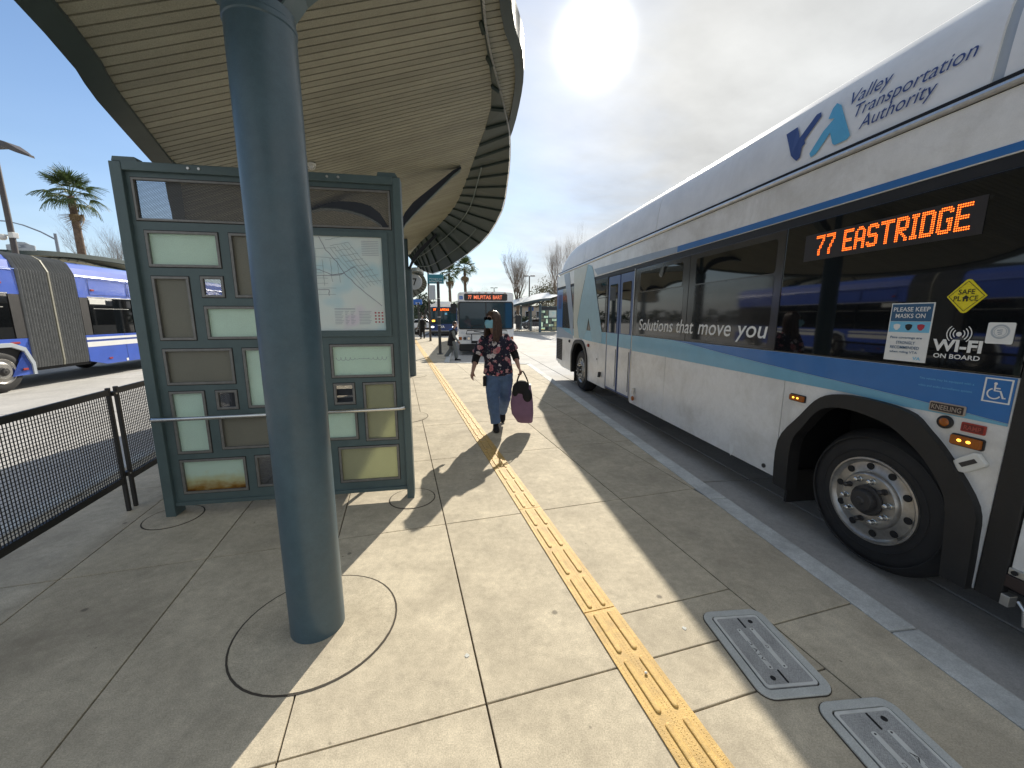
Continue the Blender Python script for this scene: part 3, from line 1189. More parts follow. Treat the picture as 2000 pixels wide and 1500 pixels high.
# round 7 sign hung from the second canopy
sg = thing('bay_number_sign', 'round grey sign with a black 7 under the far canopy', 'sign', (-5.25, 21.6, 3.45))
MB().lathe([(0.40, -0.02), (0.40, 0.02)], axis='y', n=36).build('sign_plate', 'print_grey', sg, smooth='auto')
lettering('number', '7', 'print_black', sg, (-0.09, 0.13, -0.19, 0.19), lambda a, b: (a, -0.024, b), weight=0.02)
MB().tube([(-0.15, 0, 0.36), (-0.15, 0, 0.62)], 0.012, 6).build('hanger', 'darkgreen', sg)
MB().tube([(0.15, 0, 0.36), (0.15, 0, 0.66)], 0.012, 6).build('hanger', 'darkgreen', sg)


# ------------------------------------------------------------------ panel screen
def perf_plate(w, h, pitch, hole):
    """sheet with hexagonal holes, in x (0..w) and z (0..h)"""
    mb = MB()
    dx = pitch
    dz = pitch * 0.866
    Rr = pitch / math.sqrt(3)
    nz_ = int(h / dz)
    nx_ = int(w / dx)
    vs, fs = [], []
    for j in range(nz_ + 1):
        for i in range(nx_ + 1):
            cx = (i + (0.5 if j % 2 else 0)) * dx
            cz = j * dz
            if cx > w or cz > h:
                continue
            o = len(vs)
            for k in range(6):
                a = R(60 * k + 30)
                vs.append((cx + Rr * math.cos(a), 0, cz + Rr * math.sin(a)))
            for k in range(6):
                a = R(60 * k + 30)
                vs.append((cx + hole * math.cos(a), 0, cz + hole * math.sin(a)))
            for k in range(6):
                k2 = (k + 1) % 6
                fs.append((o + k, o + k2, o + 6 + k2, o + 6 + k))
    mb.add(vs, fs)
    return mb


def make_shelter(label, full=True):
    root = thing('panel_screen', label, 'shelter', (SHB[0] - 0.009, SHB[1] + 0.05, 0), SH_A, 'panel screens at the bus bays')
    T0, T1 = -0.022, 0.022
    panes = [(-1.81, -1.34, 1.99, 2.235, 'mint'), (-1.81, -1.575, 1.445, 1.91, 'taupe'), (-1.485, -1.34, 1.77, 1.915, 'perf'),
             (-1.255, -1.02, 1.77, 2.235, 'taupe'), (-1.485, -1.02, 1.45, 1.69, 'mint'), (-1.81, -1.34, 1.095, 1.365, 'taupe'),
             (-1.81, -1.575, 0.53, 1.03, 'mint'), (-1.485, -1.34, 0.885, 1.03, 'perf'), (-1.255, -1.02, 0.89, 1.365, 'mint'),
             (-1.485, -1.02, 0.55, 0.815, 'taupe'), (-1.81, -1.34, 0.185, 0.465, 'rust'), (-1.255, -1.02, 0.205, 0.47, 'perf'),
             (-0.935, -0.685, 0.905, 1.365, 'taupe'), (-0.935, -0.685, 0.20, 0.49, 'taupe'),
             (-0.60, -0.11, 1.12, 1.385, 'mint'), (-0.595, -0.44, 0.89, 1.06, 'perf'), (-0.36, -0.105, 0.56, 1.06, 'olive'),
             (-0.935, -0.435, 0.58, 0.82, 'mint'), (-0.595, -0.105, 0.19, 0.50, 'olive'),
             (-0.945, -0.15, 1.505, 2.245, 'map'), (-1.845, -0.075, 2.315, 2.595, 'perfbig')]
    X0, X1, Z0, Z1 = -1.885, -0.04, 0.115, 2.64
    xs = sorted({X0, X1} | {p[0] for p in panes} | {p[1] for p in panes})
    zs = sorted({Z0, Z1} | {p[2] for p in panes} | {p[3] for p in panes})
    mb = MB()
    for a, b in zip(zs[:-1], zs[1:]):
        run = None
        for c, d in zip(xs[:-1], xs[1:]):
            mx, mz = (c + d) / 2, (a + b) / 2
            hole = any(p[0] < mx < p[1] and p[2] < mz < p[3] for p in panes)
            if hole:
                if run:
                    mb.box(run[0], run[1], T0, T1, a, b)
                    run = None
            else:
                run = [run[0], d] if run else [c, d]
        if run:
            mb.box(run[0], run[1], T0, T1, a, b)
    mb.build('frame_sheet', 'green', root, fix=False)
    for x0, x1, z0, z1, kind in panes:
        if kind.startswith('perf'):
            if not full:
                MB().box(x0, x1, -0.004, 0.004, z0, z1).build('perforated_pane', 'perf', root)
                continue
            p = perf_plate(x1 - x0, z1 - z0, 0.0092 if kind == 'perf' else 0.0094, 0.0031)
            o = p.build('perforated_pane', 'perf', root, fix=False)
            o.location = (x0, 0.004, z0)
            ox = x0
            bx, bz = 0.0, 0.0
            pts = (0, x1 - x0, 0, z1 - z0)
        elif kind == 'map':
            o = MB().box(x0, x1, -0.018, -0.006, z0, z1).build('map_poster', 'map_print', root)
            if full:
                # printed panels of the poster: index, tables, stop diagrams
                def f(a, b):
                    return (x0 + (x1 - x0) * a, -0.0205, z0 + (z1 - z0) * b)
                def rect(nm, mt, a0, a1, b0, b1):
                    MB().add([f(a0, b0), f(a1, b0), f(a1, b1), f(a0, b1)], [(0, 1, 2, 3)]).build(nm, mt, o, fix=False)
                rm = random.Random(5)
                def road_line(nm, mt, P, w_):
                    mb_ = MB()
                    for p, q in zip(P[:-1], P[1:]):
                        d_ = Vector((q[0] - p[0], (q[1] - p[1]))).normalized()
                        nx_, ny_ = -d_.y * w_, d_.x * w_
                        mb_.add([f(p[0] + nx_, p[1] + ny_), f(q[0] + nx_, q[1] + ny_), f(q[0] - nx_, q[1] - ny_), f(p[0] - nx_, p[1] - ny_)], [(0, 1, 2, 3)])
                    mb_.build(nm, mt, o, fix=False)
                def jig(P, n_=9, a_=0.010):
                    out_ = []
                    for p, q in zip(P[:-1], P[1:]):
                        for k_ in range(n_):
                            t_ = k_ / n_
                            out_.append((p[0] + (q[0] - p[0]) * t_ + rm.uniform(-a_, a_) * 0.5, p[1] + (q[1] - p[1]) * t_ + rm.uniform(-a_, a_) * 0.5))
                    return out_ + [P[-1]]
                for k_ in range(9):
                    b_ = 0.86 - 0.060 * k_ + rm.uniform(-.01, .01)
                    road_line('map_street', 'map_ink', jig([(0.02, b_), (0.30 + rm.uniform(0, .35), b_ + rm.uniform(-.03, .03))]), 0.0016)
                for k_ in range(8):
                    a_ = 0.05 + 0.075 * k_
                    road_line('map_street', 'map_ink', jig([(a_, 0.42 + rm.uniform(0, .12)), (a_ + rm.uniform(-.02, .02), 0.70 + rm.uniform(0, .2))]), 0.0016)
                for k_ in range(9):
                    p_ = (0.46 + 0.045 * k_, 0.96 - 0.055 * k_)
                    road_line('map_street', 'map_ink', jig([p_, (p_[0] + 0.17, p_[1] + 0.09 * 0.4)]), 0.0016)
                for k_ in range(6):
                    p_ = (0.50 + 0.035 * k_, 0.88 + 0.012 * k_)
                    road_line('map_street', 'map_ink', jig([p_, (p_[0] + 0.30, p_[1] - 0.42)]), 0.0016)
                for P_ in ([(0.02, 0.73), (0.16, 0.66), (0.36, 0.66), (0.50, 0.60), (0.62, 0.62)], [(0.40, 0.99), (0.46, 0.86), (0.55, 0.74), (0.62, 0.62), (0.74, 0.48), (0.97, 0.27)], [(0.06, 0.57), (0.58, 0.60)], [(0.58, 0.60), (0.72, 0.69), (0.80, 0.58)], [(0.20, 0.44), (0.46, 0.44), (0.46, 0.38)]):
                    road_line('map_route', 'map_ink2', jig(P_, 6, 0.008), 0.0026)
                for r_ in range(9):
                    rect('printed_line', 'print_grey', 0.80, 0.965, 0.955 - r_ * 0.018, 0.960 - r_ * 0.018)
                rect('printed_bar', 'print_grey', 0.02, 0.36, 0.243, 0.252)
                rect('printed_bar', 'print_grey', 0.50, 0.70, 0.232, 0.242)
                for r_ in range(9):
                    for a0, a1 in ((0.50, 0.585), (0.60, 0.64), (0.655, 0.70), (0.735, 0.86)):
                        rect('printed_line', 'print_grey', a0, a1 - 0.01 * (r_ % 3), 0.208 - r_ * 0.017, 0.213 - r_ * 0.017)
                for r_ in range(4):
                    for c_ in range(3):
                        rect('printed_mark', 'print_red', 0.892 + c_ * 0.034, 0.908 + c_ * 0.034, 0.188 - r_ * 0.034, 0.203 - r_ * 0.034)
            # steel surround of the poster case
            MB().ring_prism([(x0 - 0.05, z0 - 0.05), (x1 + 0.045, z0 - 0.05), (x1 + 0.045, z1 + 0.04), (x0 - 0.05, z1 + 0.04)], [(x0 + 0.001, z0 + 0.001), (x1 - 0.001, z0 + 0.001), (x1 - 0.001, z1 - 0.001), (x0 + 0.001, z1 - 0.001)], -0.036, -0.0235, 'y').build('poster_case', 'green', root, bevel=0.003)
            continue
        else:
            o = MB().box(x0 + 0.001, x1 - 0.001, -0.006, 0.006, z0 + 0.001, z1 - 0.001).build('pane', 'pane_' + kind, root)
            pts = None
        # bright bead round each opening
        e = 0.013 if kind != 'perfbig' else 0.010
        lx0, lx1, lz0, lz1 = (x0, x1, z0, z1)
        oc = o.location
        bd = MB().ring_prism([(lx0 - 0.006, lz0 - 0.006), (lx1 + 0.006, lz0 - 0.006), (lx1 + 0.006, lz1 + 0.006), (lx0 - 0.006, lz1 + 0.006)],
                             [(lx0 + e, lz0 + e), (lx1 - e, lz0 + e), (lx1 - e, lz1 - e), (lx0 + e, lz1 - e)], -0.030, -0.008, 'y')
        b = bd.build('bead', 'bead', o, bevel=0.003 if full else 0)
        b.location = (-oc[0], -oc[1], -oc[2])
        if full:
            sh = MB().ring_prism([(lx0 - 0.011, lz0 - 0.011), (lx1 + 0.011, lz0 - 0.011), (lx1 + 0.011, lz1 + 0.011), (lx0 - 0.011, lz1 + 0.011)],
                                 [(lx0 - 0.0055, lz0 - 0.0055), (lx1 + 0.0055, lz0 - 0.0055), (lx1 + 0.0055, lz1 + 0.0055), (lx0 - 0.0055, lz1 + 0.0055)], -0.0235, -0.0215, 'y').build('gasket', 'black', o)
            sh.location = b.location
    # posts and rails
    for x0, x1 in ((-1.955, -1.882), (-0.043, 0.018)):
        MB().box(x0, x1, -0.055, 0.075, 0.0, 2.695).build('post', 'green', root, bevel=0.006)
    MB().box(-1.882, -0.043, -0.052, 0.052, 2.64, 2.70).build('top_rail', 'green', root, bevel=0.005)
    MB().box(-1.882, -0.043, -0.040, 0.040, 0.085, 0.115).build('bottom_rail', 'green', root, bevel=0.003)
    for x0, x1 in ((-1.945, -1.78), (-0.16, 0.0)):
        MB().prism([(x0, 2.70), (x1, 2.70), (x1 - 0.02, 2.732), (x0 + 0.01, 2.732)], -0.04, 0.04, 'y').build('top_bracket', 'green', root, bevel=0.003)
    if full:
        for x in (-1.46, -1.39, -0.52, -0.44):
            MB().lathe([(0.009, -0.060), (0.009, -0.052)], (x, 0, 2.672), axis='y', n=12).build('bolt', 'alu', root, smooth='auto')
        path = [(-1.915, -0.055, 0.83), (-1.915, -0.10, 0.832), (-1.90, -0.115, 0.833), (-0.06, -0.115, 0.85), (-0.035, -0.10, 0.85), (-0.035, -0.05, 0.85)]
        MB().tube(path, 0.016, 14, side=(0, 0, 1)).build('handrail', 'steel', root, smooth='auto')
        # scribble on the pane beside the column
        wig = []
        for k in range(110):
            f = k / 109
            wig.append((-0.575 + 0.42 * f, -0.0075, 1.27 + 0.014 * math.sin(f * 72) * (0.6 + 0.5 * math.sin(f * 9))))
            wig[-1] = (wig[-1][0] + 0.008 * math.cos(f * 72), wig[-1][1], wig[-1][2])
        MB().tube(wig, 0.0016, 4, cap=False).build('scribble', 'print_grey', root)
    return root


shelter = make_shelter('large dark green panel screen with map poster behind the near column')
sh2 = make_shelter('small distant panel screen under the canopy behind the right bus', False)
sh2.location = (4.85, 42.0, 0)
sh2.rotation_euler = (0, 0, R(4))

# bench behind the screen
bn = thing('bench', 'black metal bench behind the panel screen', 'bench', (-2.08, 3.72, 0), SH_A)
for k in range(5):
    MB().box(-0.75, 0.75, -0.20 + 0.085 * k, -0.125 + 0.085 * k, 0.43, 0.445).build('seat_slat', 'fence_black', bn, bevel=0.004)
for k in range(4):
    MB().box(-0.75, 0.75, 0.24 + 0.015 * k, 0.26 + 0.015 * k, 0.52 + 0.09 * k, 0.59 + 0.09 * k).build('back_slat', 'fence_black', bn, bevel=0.004)
for x in (-0.72, 0.0, 0.72):
    MB().tube([(x, -0.16, 0), (x, -0.14, 0.42), (x, 0.2, 0.42), (x, 0.24, 0.5), (x, 0.31, 0.9)], 0.022, 8).build('leg_frame', 'fence_black', bn, smooth='auto')
    MB().tube([(x, 0.18, 0.0), (x, 0.2, 0.42)], 0.022, 8).build('leg', 'fence_black', bn, smooth='auto')
    MB().tube([(x, -0.15, 0.42), (x, -0.19, 0.58), (x, -0.13, 0.68), (x, 0.0, 0.70), (x, 0.15, 0.66), (x, 0.26, 0.62)], 0.019, 8).build('armrest', 'fence_black', bn, smooth='auto')


# ------------------------------------------------------------------ mesh fence
def fence_panel(s0, s1, label):
    """panel along the platform axis through the fence line"""
    bx, by = -3.245, 3.08
    ox, oy = bx + PA[0] * s0, by + PA[1] * s0
    root = thing('mesh_fence', label, 'fence', (ox, oy, 0), PH, 'mesh fence along the platform edge')
    Ln = s1 - s0
    for y in (0.018, Ln - 0.018):
        MB().box(-0.013, 0.013, y - 0.013, y + 0.013, 0.0, 1.055).build('post', 'fence_black', root, bevel=0.003)
    MB().box(-0.012, 0.012, 0.032, Ln - 0.032, 0.995, 1.042).build('top_rail', 'fence_black', root, bevel=0.003)
    MB().box(-0.012, 0.012, 0.032, Ln - 0.032, 0.25, 0.30).build('bottom_rail', 'fence_black', root, bevel=0.003)
    w = MB()
    p = 0.0235
    k = 0
    y = 0.05
    while y < Ln - 0.045:
        w.box(-0.0035, 0.0015, y - 0.0016, y + 0.0016, 0.297, 0.998)
        y += p
    z = 0.31
    while z < 0.985:
        w.box(-0.001, 0.004, 0.031, Ln - 0.031, z - 0.0016, z + 0.0016)
        z += p
    tag(w.build('wire_mesh', 'fence_black', root, fix=False), kind='stuff')
    return root


fence_panel(-2.60, 0.0, 'black wire mesh fence panel at the left edge, nearest the camera')
fence_panel(0.055, 2.60, 'black wire mesh fence panel running behind the panel screen')
fence_panel(2.66, 5.20, 'black wire mesh fence panel farther along behind the screen')
cl = thing('fence_clamp', 'black clamps joining the two fence posts left of the screen', 'clamp', (-3.253, 3.105, 0), PH)
for z in (0.30, 0.985):
    MB().box(-0.026, 0.026, -0.03, 0.03, z, z + 0.035).build('clamp_block', 'fence_black', cl, bevel=0.004)
    MB().lathe([(0.006, 0.026), (0.006, 0.032)], (0, 0, z + 0.017), axis='x', n=8).build('clamp_bolt', 'alu', cl)


# ------------------------------------------------------------------ utility vaults
def rrect(hx, hy, r, n=6):
    out = []
    for cx, cy, a0 in ((hx - r, hy - r, 0), (-hx + r, hy - r, 90), (-hx + r, -hy + r, 180), (hx - r, -hy + r, 270)):
        for k in range(n + 1):
            a = R(a0 + 90 * k / n)
            out.append((cx + r * math.cos(a), cy + r * math.sin(a)))
    return out


def vault(x, y, label, txt, swap=False):
    root = thing('utility_vault', label, 'utility cover', (x, y, 0), R(5), 'utility covers in the paving')
    hx, hy = 0.170, 0.250
    MB().ring_prism(rrect(hx + 0.004, hy + 0.004, 0.065), rrect(hx - 0.004, hy - 0.004, 0.062), 0.0005, 0.0035).build('collar_joint', 'joint', root)
    MB().ring_prism(rrect(hx, hy, 0.06), rrect(hx - 0.040, hy - 0.040, 0.022), 0.0005, 0.011).build('concrete_collar', 'vault', root, bevel=0.004)
    MB().prism(rrect(hx - 0.041, hy - 0.041, 0.022), 0.0005, 0.003).build('lid_seat', 'black', root)
    lid = MB().prism(rrect(hx - 0.045, hy - 0.045, 0.018), 0.003, 0.0115).build('lid', 'lid', root, bevel=0.0015)
    lx_, ly_ = hx - 0.045, hy - 0.045
    MB().ring_prism(rrect(lx_ - 0.001, ly_ - 0.001, 0.017), rrect(lx_ - 0.014, ly_ - 0.014, 0.012), 0.0115, 0.0128).build('lid_rim', 'lid_plate', lid)
    # chequered grip
    gr = MB()
    k = 0
    yy = -ly_ + 0.018
    while yy < ly_ - 0.018:
        xx = -lx_ + 0.018 + (0.004 if k % 2 else 0)
        while xx < lx_ - 0.018:
            gr.add([(xx - .003, yy, .0115), (xx, yy - .0017, .0115), (xx + .003, yy, .0115), (xx, yy + .0017, .0115), (xx, yy, .0129)], [(0, 1, 4), (1, 2, 4), (2, 3, 4), (3, 0, 4)])
            xx += 0.0085
        yy += 0.0048
        k += 1
    tag(gr.build('grip_pattern', 'lid', lid, fix=False), kind='stuff')
    s = -1 if swap else 1
    for px, tx in ((-0.035 * s, txt), (0.035 * s, 'O')):
        o = MB().prism([(px + a * 0.92, b) for a, b in rrect(0.0125, 0.118, 0.008)], 0.0118, 0.0138).build('name_strip', 'lid_plate', lid)
        MB().lathe([(0.004, 0.0138), (0.004, 0.0148)], (px, 0.108, 0), n=10).build('rivet', 'hub', o)
        MB().lathe([(0.004, 0.0138), (0.004, 0.0148)], (px, -0.108, 0), n=10).build('rivet', 'hub', o)
        if tx == 'O':
            MB().prism([(px + 0.016 * math.cos(2 * math.pi * k / 20), 0.028 * math.sin(2 * math.pi * k / 20)) for k in range(20)], 0.0118, 0.0143).build('badge', 'lid_plate', lid)
            lettering('badge_letter', 'D', 'hub', lid, (px - 0.006, px + 0.006, -0.008, 0.008), lambda a, b: (a, b, 0.0146))
        else:
            lettering('strip_letters', tx, 'hub', lid, (-0.075, 0.04, -0.009, 0.009), lambda a, b, px=px: (px + b, a * 1.0, 0.0141))
    for sx, sy in ((0.01, 0.155), (-0.01, -0.155)):
        MB().prism([(sx + a, sy + b) for a, b in rrect(0.0045, 0.033, 0.004)], 0.0117, 0.0132).build('lifting_slot', 'black', lid)
    for sx, sy in ((0.062, 0.16), (-0.062, -0.16)):
        MB().lathe([(0.0115, 0.0117), (0.0115, 0.0134)], (sx, sy, 0), n=18).build('bolt_well', 'black', lid)
    return root


vault(1.226, 1.668, 'grey utility cover lying half in the sun beside the tactile strip', 'VTA C')
vault(1.462, 1.158, 'grey utility cover cut by the bottom edge of the picture', 'VTA', True)


# ------------------------------------------------------------------ buses
# local frame of a bus: x = 0 the door side, x grows across; y = 0 the nose, y grows to the tail; z = 0 the road
def wheel(root, x, y, out, r=0.5, full=True, w=0.29):
    """out = -1: the rim looks towards -x"""
    s = out
    g_ = bpy.data.objects.new('wheel', None)
    prof = [(0.285, 0.02), (0.30, 0.0), (0.335, -0.006), (0.40, -0.004), (0.452, 0.012), (0.474, 0.035), (0.486, 0.06), (r, 0.085), (r, w - 0.085), (0.486, w - 0.06), (0.45, w - 0.01), (0.30, w)]
    c = MB()
    c.lathe([(a, -s * b) for a, b in prof], (x, y, r), axis='x', n=56, cap=False)
    ty = c.build('wheel', 'tyre', root, smooth='auto')
    if full:
        # sidewall rings
        for ra in (0.345, 0.435):
            MB().lathe([(ra, -s * -0.008), (ra + 0.004, -s * -0.011), (ra + 0.010, -s * -0.008), (ra + 0.005, -s * 0.004)], (x, y, r), axis='x', n=56, cap=False).build('sidewall_ring', 'tyre', ty, smooth='auto')
    rim = MB().lathe([(a, -s * b) for a, b in [(0.300, 0.004), (0.298, -0.012), (0.286, -0.014), (0.280, 0.0), (0.262, 0.012), (0.205, 0.006), (0.196, 0.0), (0.188, -0.022), (0.180, -0.028), (0.115, -0.030), (0.100, -0.024)]], (x, y, r), axis='x', n=56, cap=False).build('rim', 'rim', ty, smooth='auto')
    MB().lathe([(a, -s * b) for a, b in [(0.31, 0.03), (0.02, 0.03)]], (x, y, r), axis='x', n=40).build('rim_back', 'hub', ty)
    MB().lathe([(a, -s * b) for a, b in [(0.104, -0.02), (0.104, -0.04), (0.092, -0.046), (0.080, -0.046), (0.076, -0.072), (0.068, -0.085), (0.028, -0.088), (0.022, -0.095), (0.0, -0.096)]], (x, y, r), axis='x', n=36).build('hub_cap', 'hub', ty, smooth='auto')
    if full:
        for k in range(10):
            a = R(36 * k + 8)
            cy, cz = y + 0.236 * math.cos(a), r + 0.236 * math.sin(a)
            MB().lathe([(0.023, -s * 0.009), (0.023, -s * 0.0105)] if False else [(0.0235, -s * 0.012), (0.0235, -s * 0.0035), (0.020, -s * 0.003)], (x, cy, cz), axis='x', n=18).build('hand_hole', 'black', ty)
        for k in range(10):
            a = R(36 * k + 26)
            cy, cz = y + 0.146 * math.cos(a), r + 0.146 * math.sin(a)
            MB().lathe([(0.021, -s * -0.026), (0.021, -s * -0.036), (0.0165, -s * -0.038), (0.0165, -s * -0.070), (0.010, -s * -0.078), (0.0, -s * -0.079)], (x, cy, cz), axis='x', n=12).build('wheel_nut', 'steel' if k in (1, 2, 4, 5, 6, 8, 9) else 'hub', ty, smooth='auto')
    return ty


def bus_nose(root, Wd, style):
    """front of the bus; style white (older) or blue (newer)"""
    Y = 0.0

    def pan(nm, m, x0, x1, z0, z1, d0=-0.004, d1=0.05, parent=root, r=0.03, bevel=0.0):
        cx, cz, hx, hz = (x0 + x1) / 2, (z0 + z1) / 2, (x1 - x0) / 2, (z1 - z0) / 2
        return MB().prism([(cx + a, cz + b) for a, b in rrect(hx, hz, min(r, hx * .9, hz * .9))], d0, d1, 'y').build(nm, m, parent, bevel=bevel)
    return pan


def shell(root, Wd, L, Ht, mlow, mroof, z_low=0.3, sill=1.25, head=2.45):
    """plain body tube for the far buses"""
    prof = [(0.03, z_low), (0.0, z_low + 0.05), (0.0, head), (0.02, head + 0.12), (0.10, Ht - 0.14), (0.24, Ht - 0.03), (0.45, Ht)]
    prof = prof + [(Wd - x, z) for x, z in prof[::-1]]
    MB().prism(prof, 0.05, L, 'y').build('body', mlow, root, bevel=0.0)
    for x in (-0.004, Wd - 0.02):
        for k in range(6):
            y0 = 1.6 + k * (L - 2.2) / 6
            MB().box(x, x + 0.024, y0, y0 + (L - 2.2) / 6 - 0.08, sill, head - 0.05).build('side_window', 'glass', root)


def far_bus_white():
    Wd, L, Ht = 2.55, 11.0, 2.88
    root = thing('bus', 'white city bus with an orange route sign facing the camera behind the woman', 'bus', (-2.46, 18.0, -0.15), TH, 'city buses at the station')
    shell(root, Wd, L, Ht, 'white', 'whiteroof')
    fn = lambda a, b: (a, -0.032, b)
    pan = bus_nose(root, Wd, 'white')
    pan('front_cap', 'white', 0.0, Wd, 0.50, Ht - 0.03, -0.010, 0.06, r=0.14, bevel=0.01)
    ws = pan('windshield', 'teal_glass', 0.03, Wd - 0.03, 1.20, 2.42, -0.022, -0.008, r=0.10)
    MB().ring_prism([(Wd / 2 + a, 1.81 + b) for a, b in rrect(Wd / 2 - 0.015, 0.625, 0.11)], [(Wd / 2 + a, 1.81 + b) for a, b in rrect(Wd / 2 - 0.075, 0.58, 0.09)], -0.028, -0.0215, 'y').build('gasket', 'rubber', ws)
    MB().box(Wd / 2 - 0.02, Wd / 2 + 0.02, -0.030, -0.0225, 1.22, 2.40).build('centre_post', 'rubber', ws)
    sb = pan('route_sign', 'led_bg', 0.29, Wd - 0.29, 2.475, 2.79, -0.022, -0.009, r=0.07)
    for s_, a0, a1 in (('77', 0.47, 0.63), ('MILPITAS', 0.73, 1.50), ('BART', 1.60, 2.02)):
        lettering('route_text', s_, 'led2', sb, (a0, a1, 2.545, 2.715), lambda a, b: (a, -0.0245, b), weight=0.008)
    wc = pan('access_sign', 'sign_blue', 0.08, 0.23, 2.53, 2.68, -0.014, -0.0095, r=0.01)
    wheelchair(wc, 0.155, 2.605, 0.105, lambda a, b: (a, -0.0165, b), 'print_white')
    for x in (0.40, 0.98, 1.275, 1.57, 2.15):
        pan('marker_lamp', 'amber', x - 0.05, x + 0.05, 2.815, 2.84, -0.03, -0.008, r=0.008)
    pan('bumper', 'rubber', 0.02, Wd - 0.02, 0.20, 0.52, -0.10, 0.1, r=0.08, bevel=0.02)
    for x0, sgn in ((0.02, 1), (Wd - 0.15, -1)):
        pan('turn_lamp', 'amber', x0, x0 + 0.13, 0.70, 0.84, -0.024, -0.008, r=0.02)
    for x0 in (0.19, 1.99):
        hl = pan('headlamp_bezel', 'print_grey', x0, x0 + 0.38, 0.68, 0.86, -0.022, -0.008, r=0.03)
        for dx in (0.10, 0.28):
            MB().lathe([(0.065, -0.030), (0.07, -0.0225)], (x0 + dx, 0, 0.77), axis='y', n=18).build('headlamp', 'chrome' if dx > 0.2 else 'hub', hl, smooth='auto')
    # folded bicycle rack
    rk = MB()
    for pth in ([(0.35, -0.16, 0.98), (0.40, -0.2, 1.14), (1.2, -0.2, 1.16), (1.25, -0.17, 0.98), (0.35, -0.16, 0.98)],
                [(1.3, -0.16, 0.96), (1.35, -0.2, 1.17), (2.2, -0.2, 1.15), (2.25, -0.17, 0.97), (1.3, -0.16, 0.96)],
                [(0.6, -0.12, 0.55), (0.6, -0.2, 0.98)], [(1.95, -0.12, 0.55), (1.95, -0.2, 0.98)], [(0.7, -0.2, 1.1), (1.6, -0.2, 0.99)], [(0.62, -0.18, 0.60), (1.95, -0.18, 0.60)]):
        rk.tube(pth, 0.022, 6)
    rk.build('bike_rack', 'print_black', root)
    pan('number_plate_frame', 'print_black', 0.60, 0.95, 0.545, 0.66, -0.024, -0.0095, r=0.01)
    lettering('fleet_number', '2022', 'print_grey', root, (0.09, 0.27, 0.99, 1.08), lambda a, b: (a, -0.0125, b))
    # wipers and mirrors
    for x0, x1 in ((0.55, 1.1), (1.5, 2.05)):
        MB().tube([(x0, -0.035, 1.19), (x0 + 0.1, -0.05, 1.35), (x1, -0.04, 1.40)], 0.012, 6).build('wiper', 'print_black', root)
    for sx in (-1, 1):
        X = -0.05 if sx < 0 else Wd + 0.05
        MB().tube([(X - sx * 0.1, -0.0, 2.45 if sx < 0 else 1.70), (X + sx * 0.12, -0.16, 2.40 if sx < 0 else 1.72)], 0.014, 6).build('mirror_arm', 'print_black', root)
        zc = 2.12 if sx < 0 else 1.62
        MB().prism([(X + sx * 0.14 + a, zc + b) for a, b in rrect(0.13, 0.22, 0.05)], -0.24, -0.12, 'y').build('mirror', 'print_black', root, bevel=0.015)
        if sx > 0:
            MB().prism([(X + sx * 0.14 + a, zc - 0.30 + b) for a, b in rrect(0.10, 0.075, 0.05)], -0.24, -0.12, 'y').build('mirror', 'print_black', root, bevel=0.015)
    for x, out in ((0.02, -1), (Wd - 0.02, 1)):
        for y in (2.3, 8.3):
            wheel(root, x, y, out, full=False)
    return root


def wheelchair(parent, cx, cy, sz, fn, m, name='access_symbol'):
    k = sz
    mb = MB()
    def pathpoly(pts, w):
        out_l, out_r = [], []
        P = [Vector((a, b)) for a, b in pts]
        for i, p in enumerate(P):
            d = (P[min(i + 1, len(P) - 1)] - P[max(i - 1, 0)]).normalized()
            nrm = Vector((-d.y, d.x)) * w
            out_l.append(p + nrm)
            out_r.append(p - nrm)
        for i in range(len(P) - 1):
            q = [out_l[i], out_l[i + 1], out_r[i + 1], out_r[i]]
            mb.add([fn(cx + a.x * k, cy + a.y * k) for a in q], [(0, 1, 2, 3)])
    mb.add([fn(cx + k * (-0.10 + 0.075 * math.cos(2 * math.pi * i / 14)), cy + k * (0.38 + 0.075 * math.sin(2 * math.pi * i / 14))) for i in range(14)], [tuple(range(14))])
    pathpoly([(-0.11, 0.30), (-0.10, 0.0), (0.14, 0.0), (0.28, -0.36), (0.38, -0.33)], 0.042)
    pathpoly([(-0.11, 0.14), (0.12, 0.14)], 0.035)
    arc = [(-0.10 + 0.27 * math.cos(R(a)), -0.16 + 0.27 * math.sin(R(a))) for a in range(110, 345, 15)]
    pathpoly(arc, 0.034)
    return mb.build(name, m, parent, fix=False)


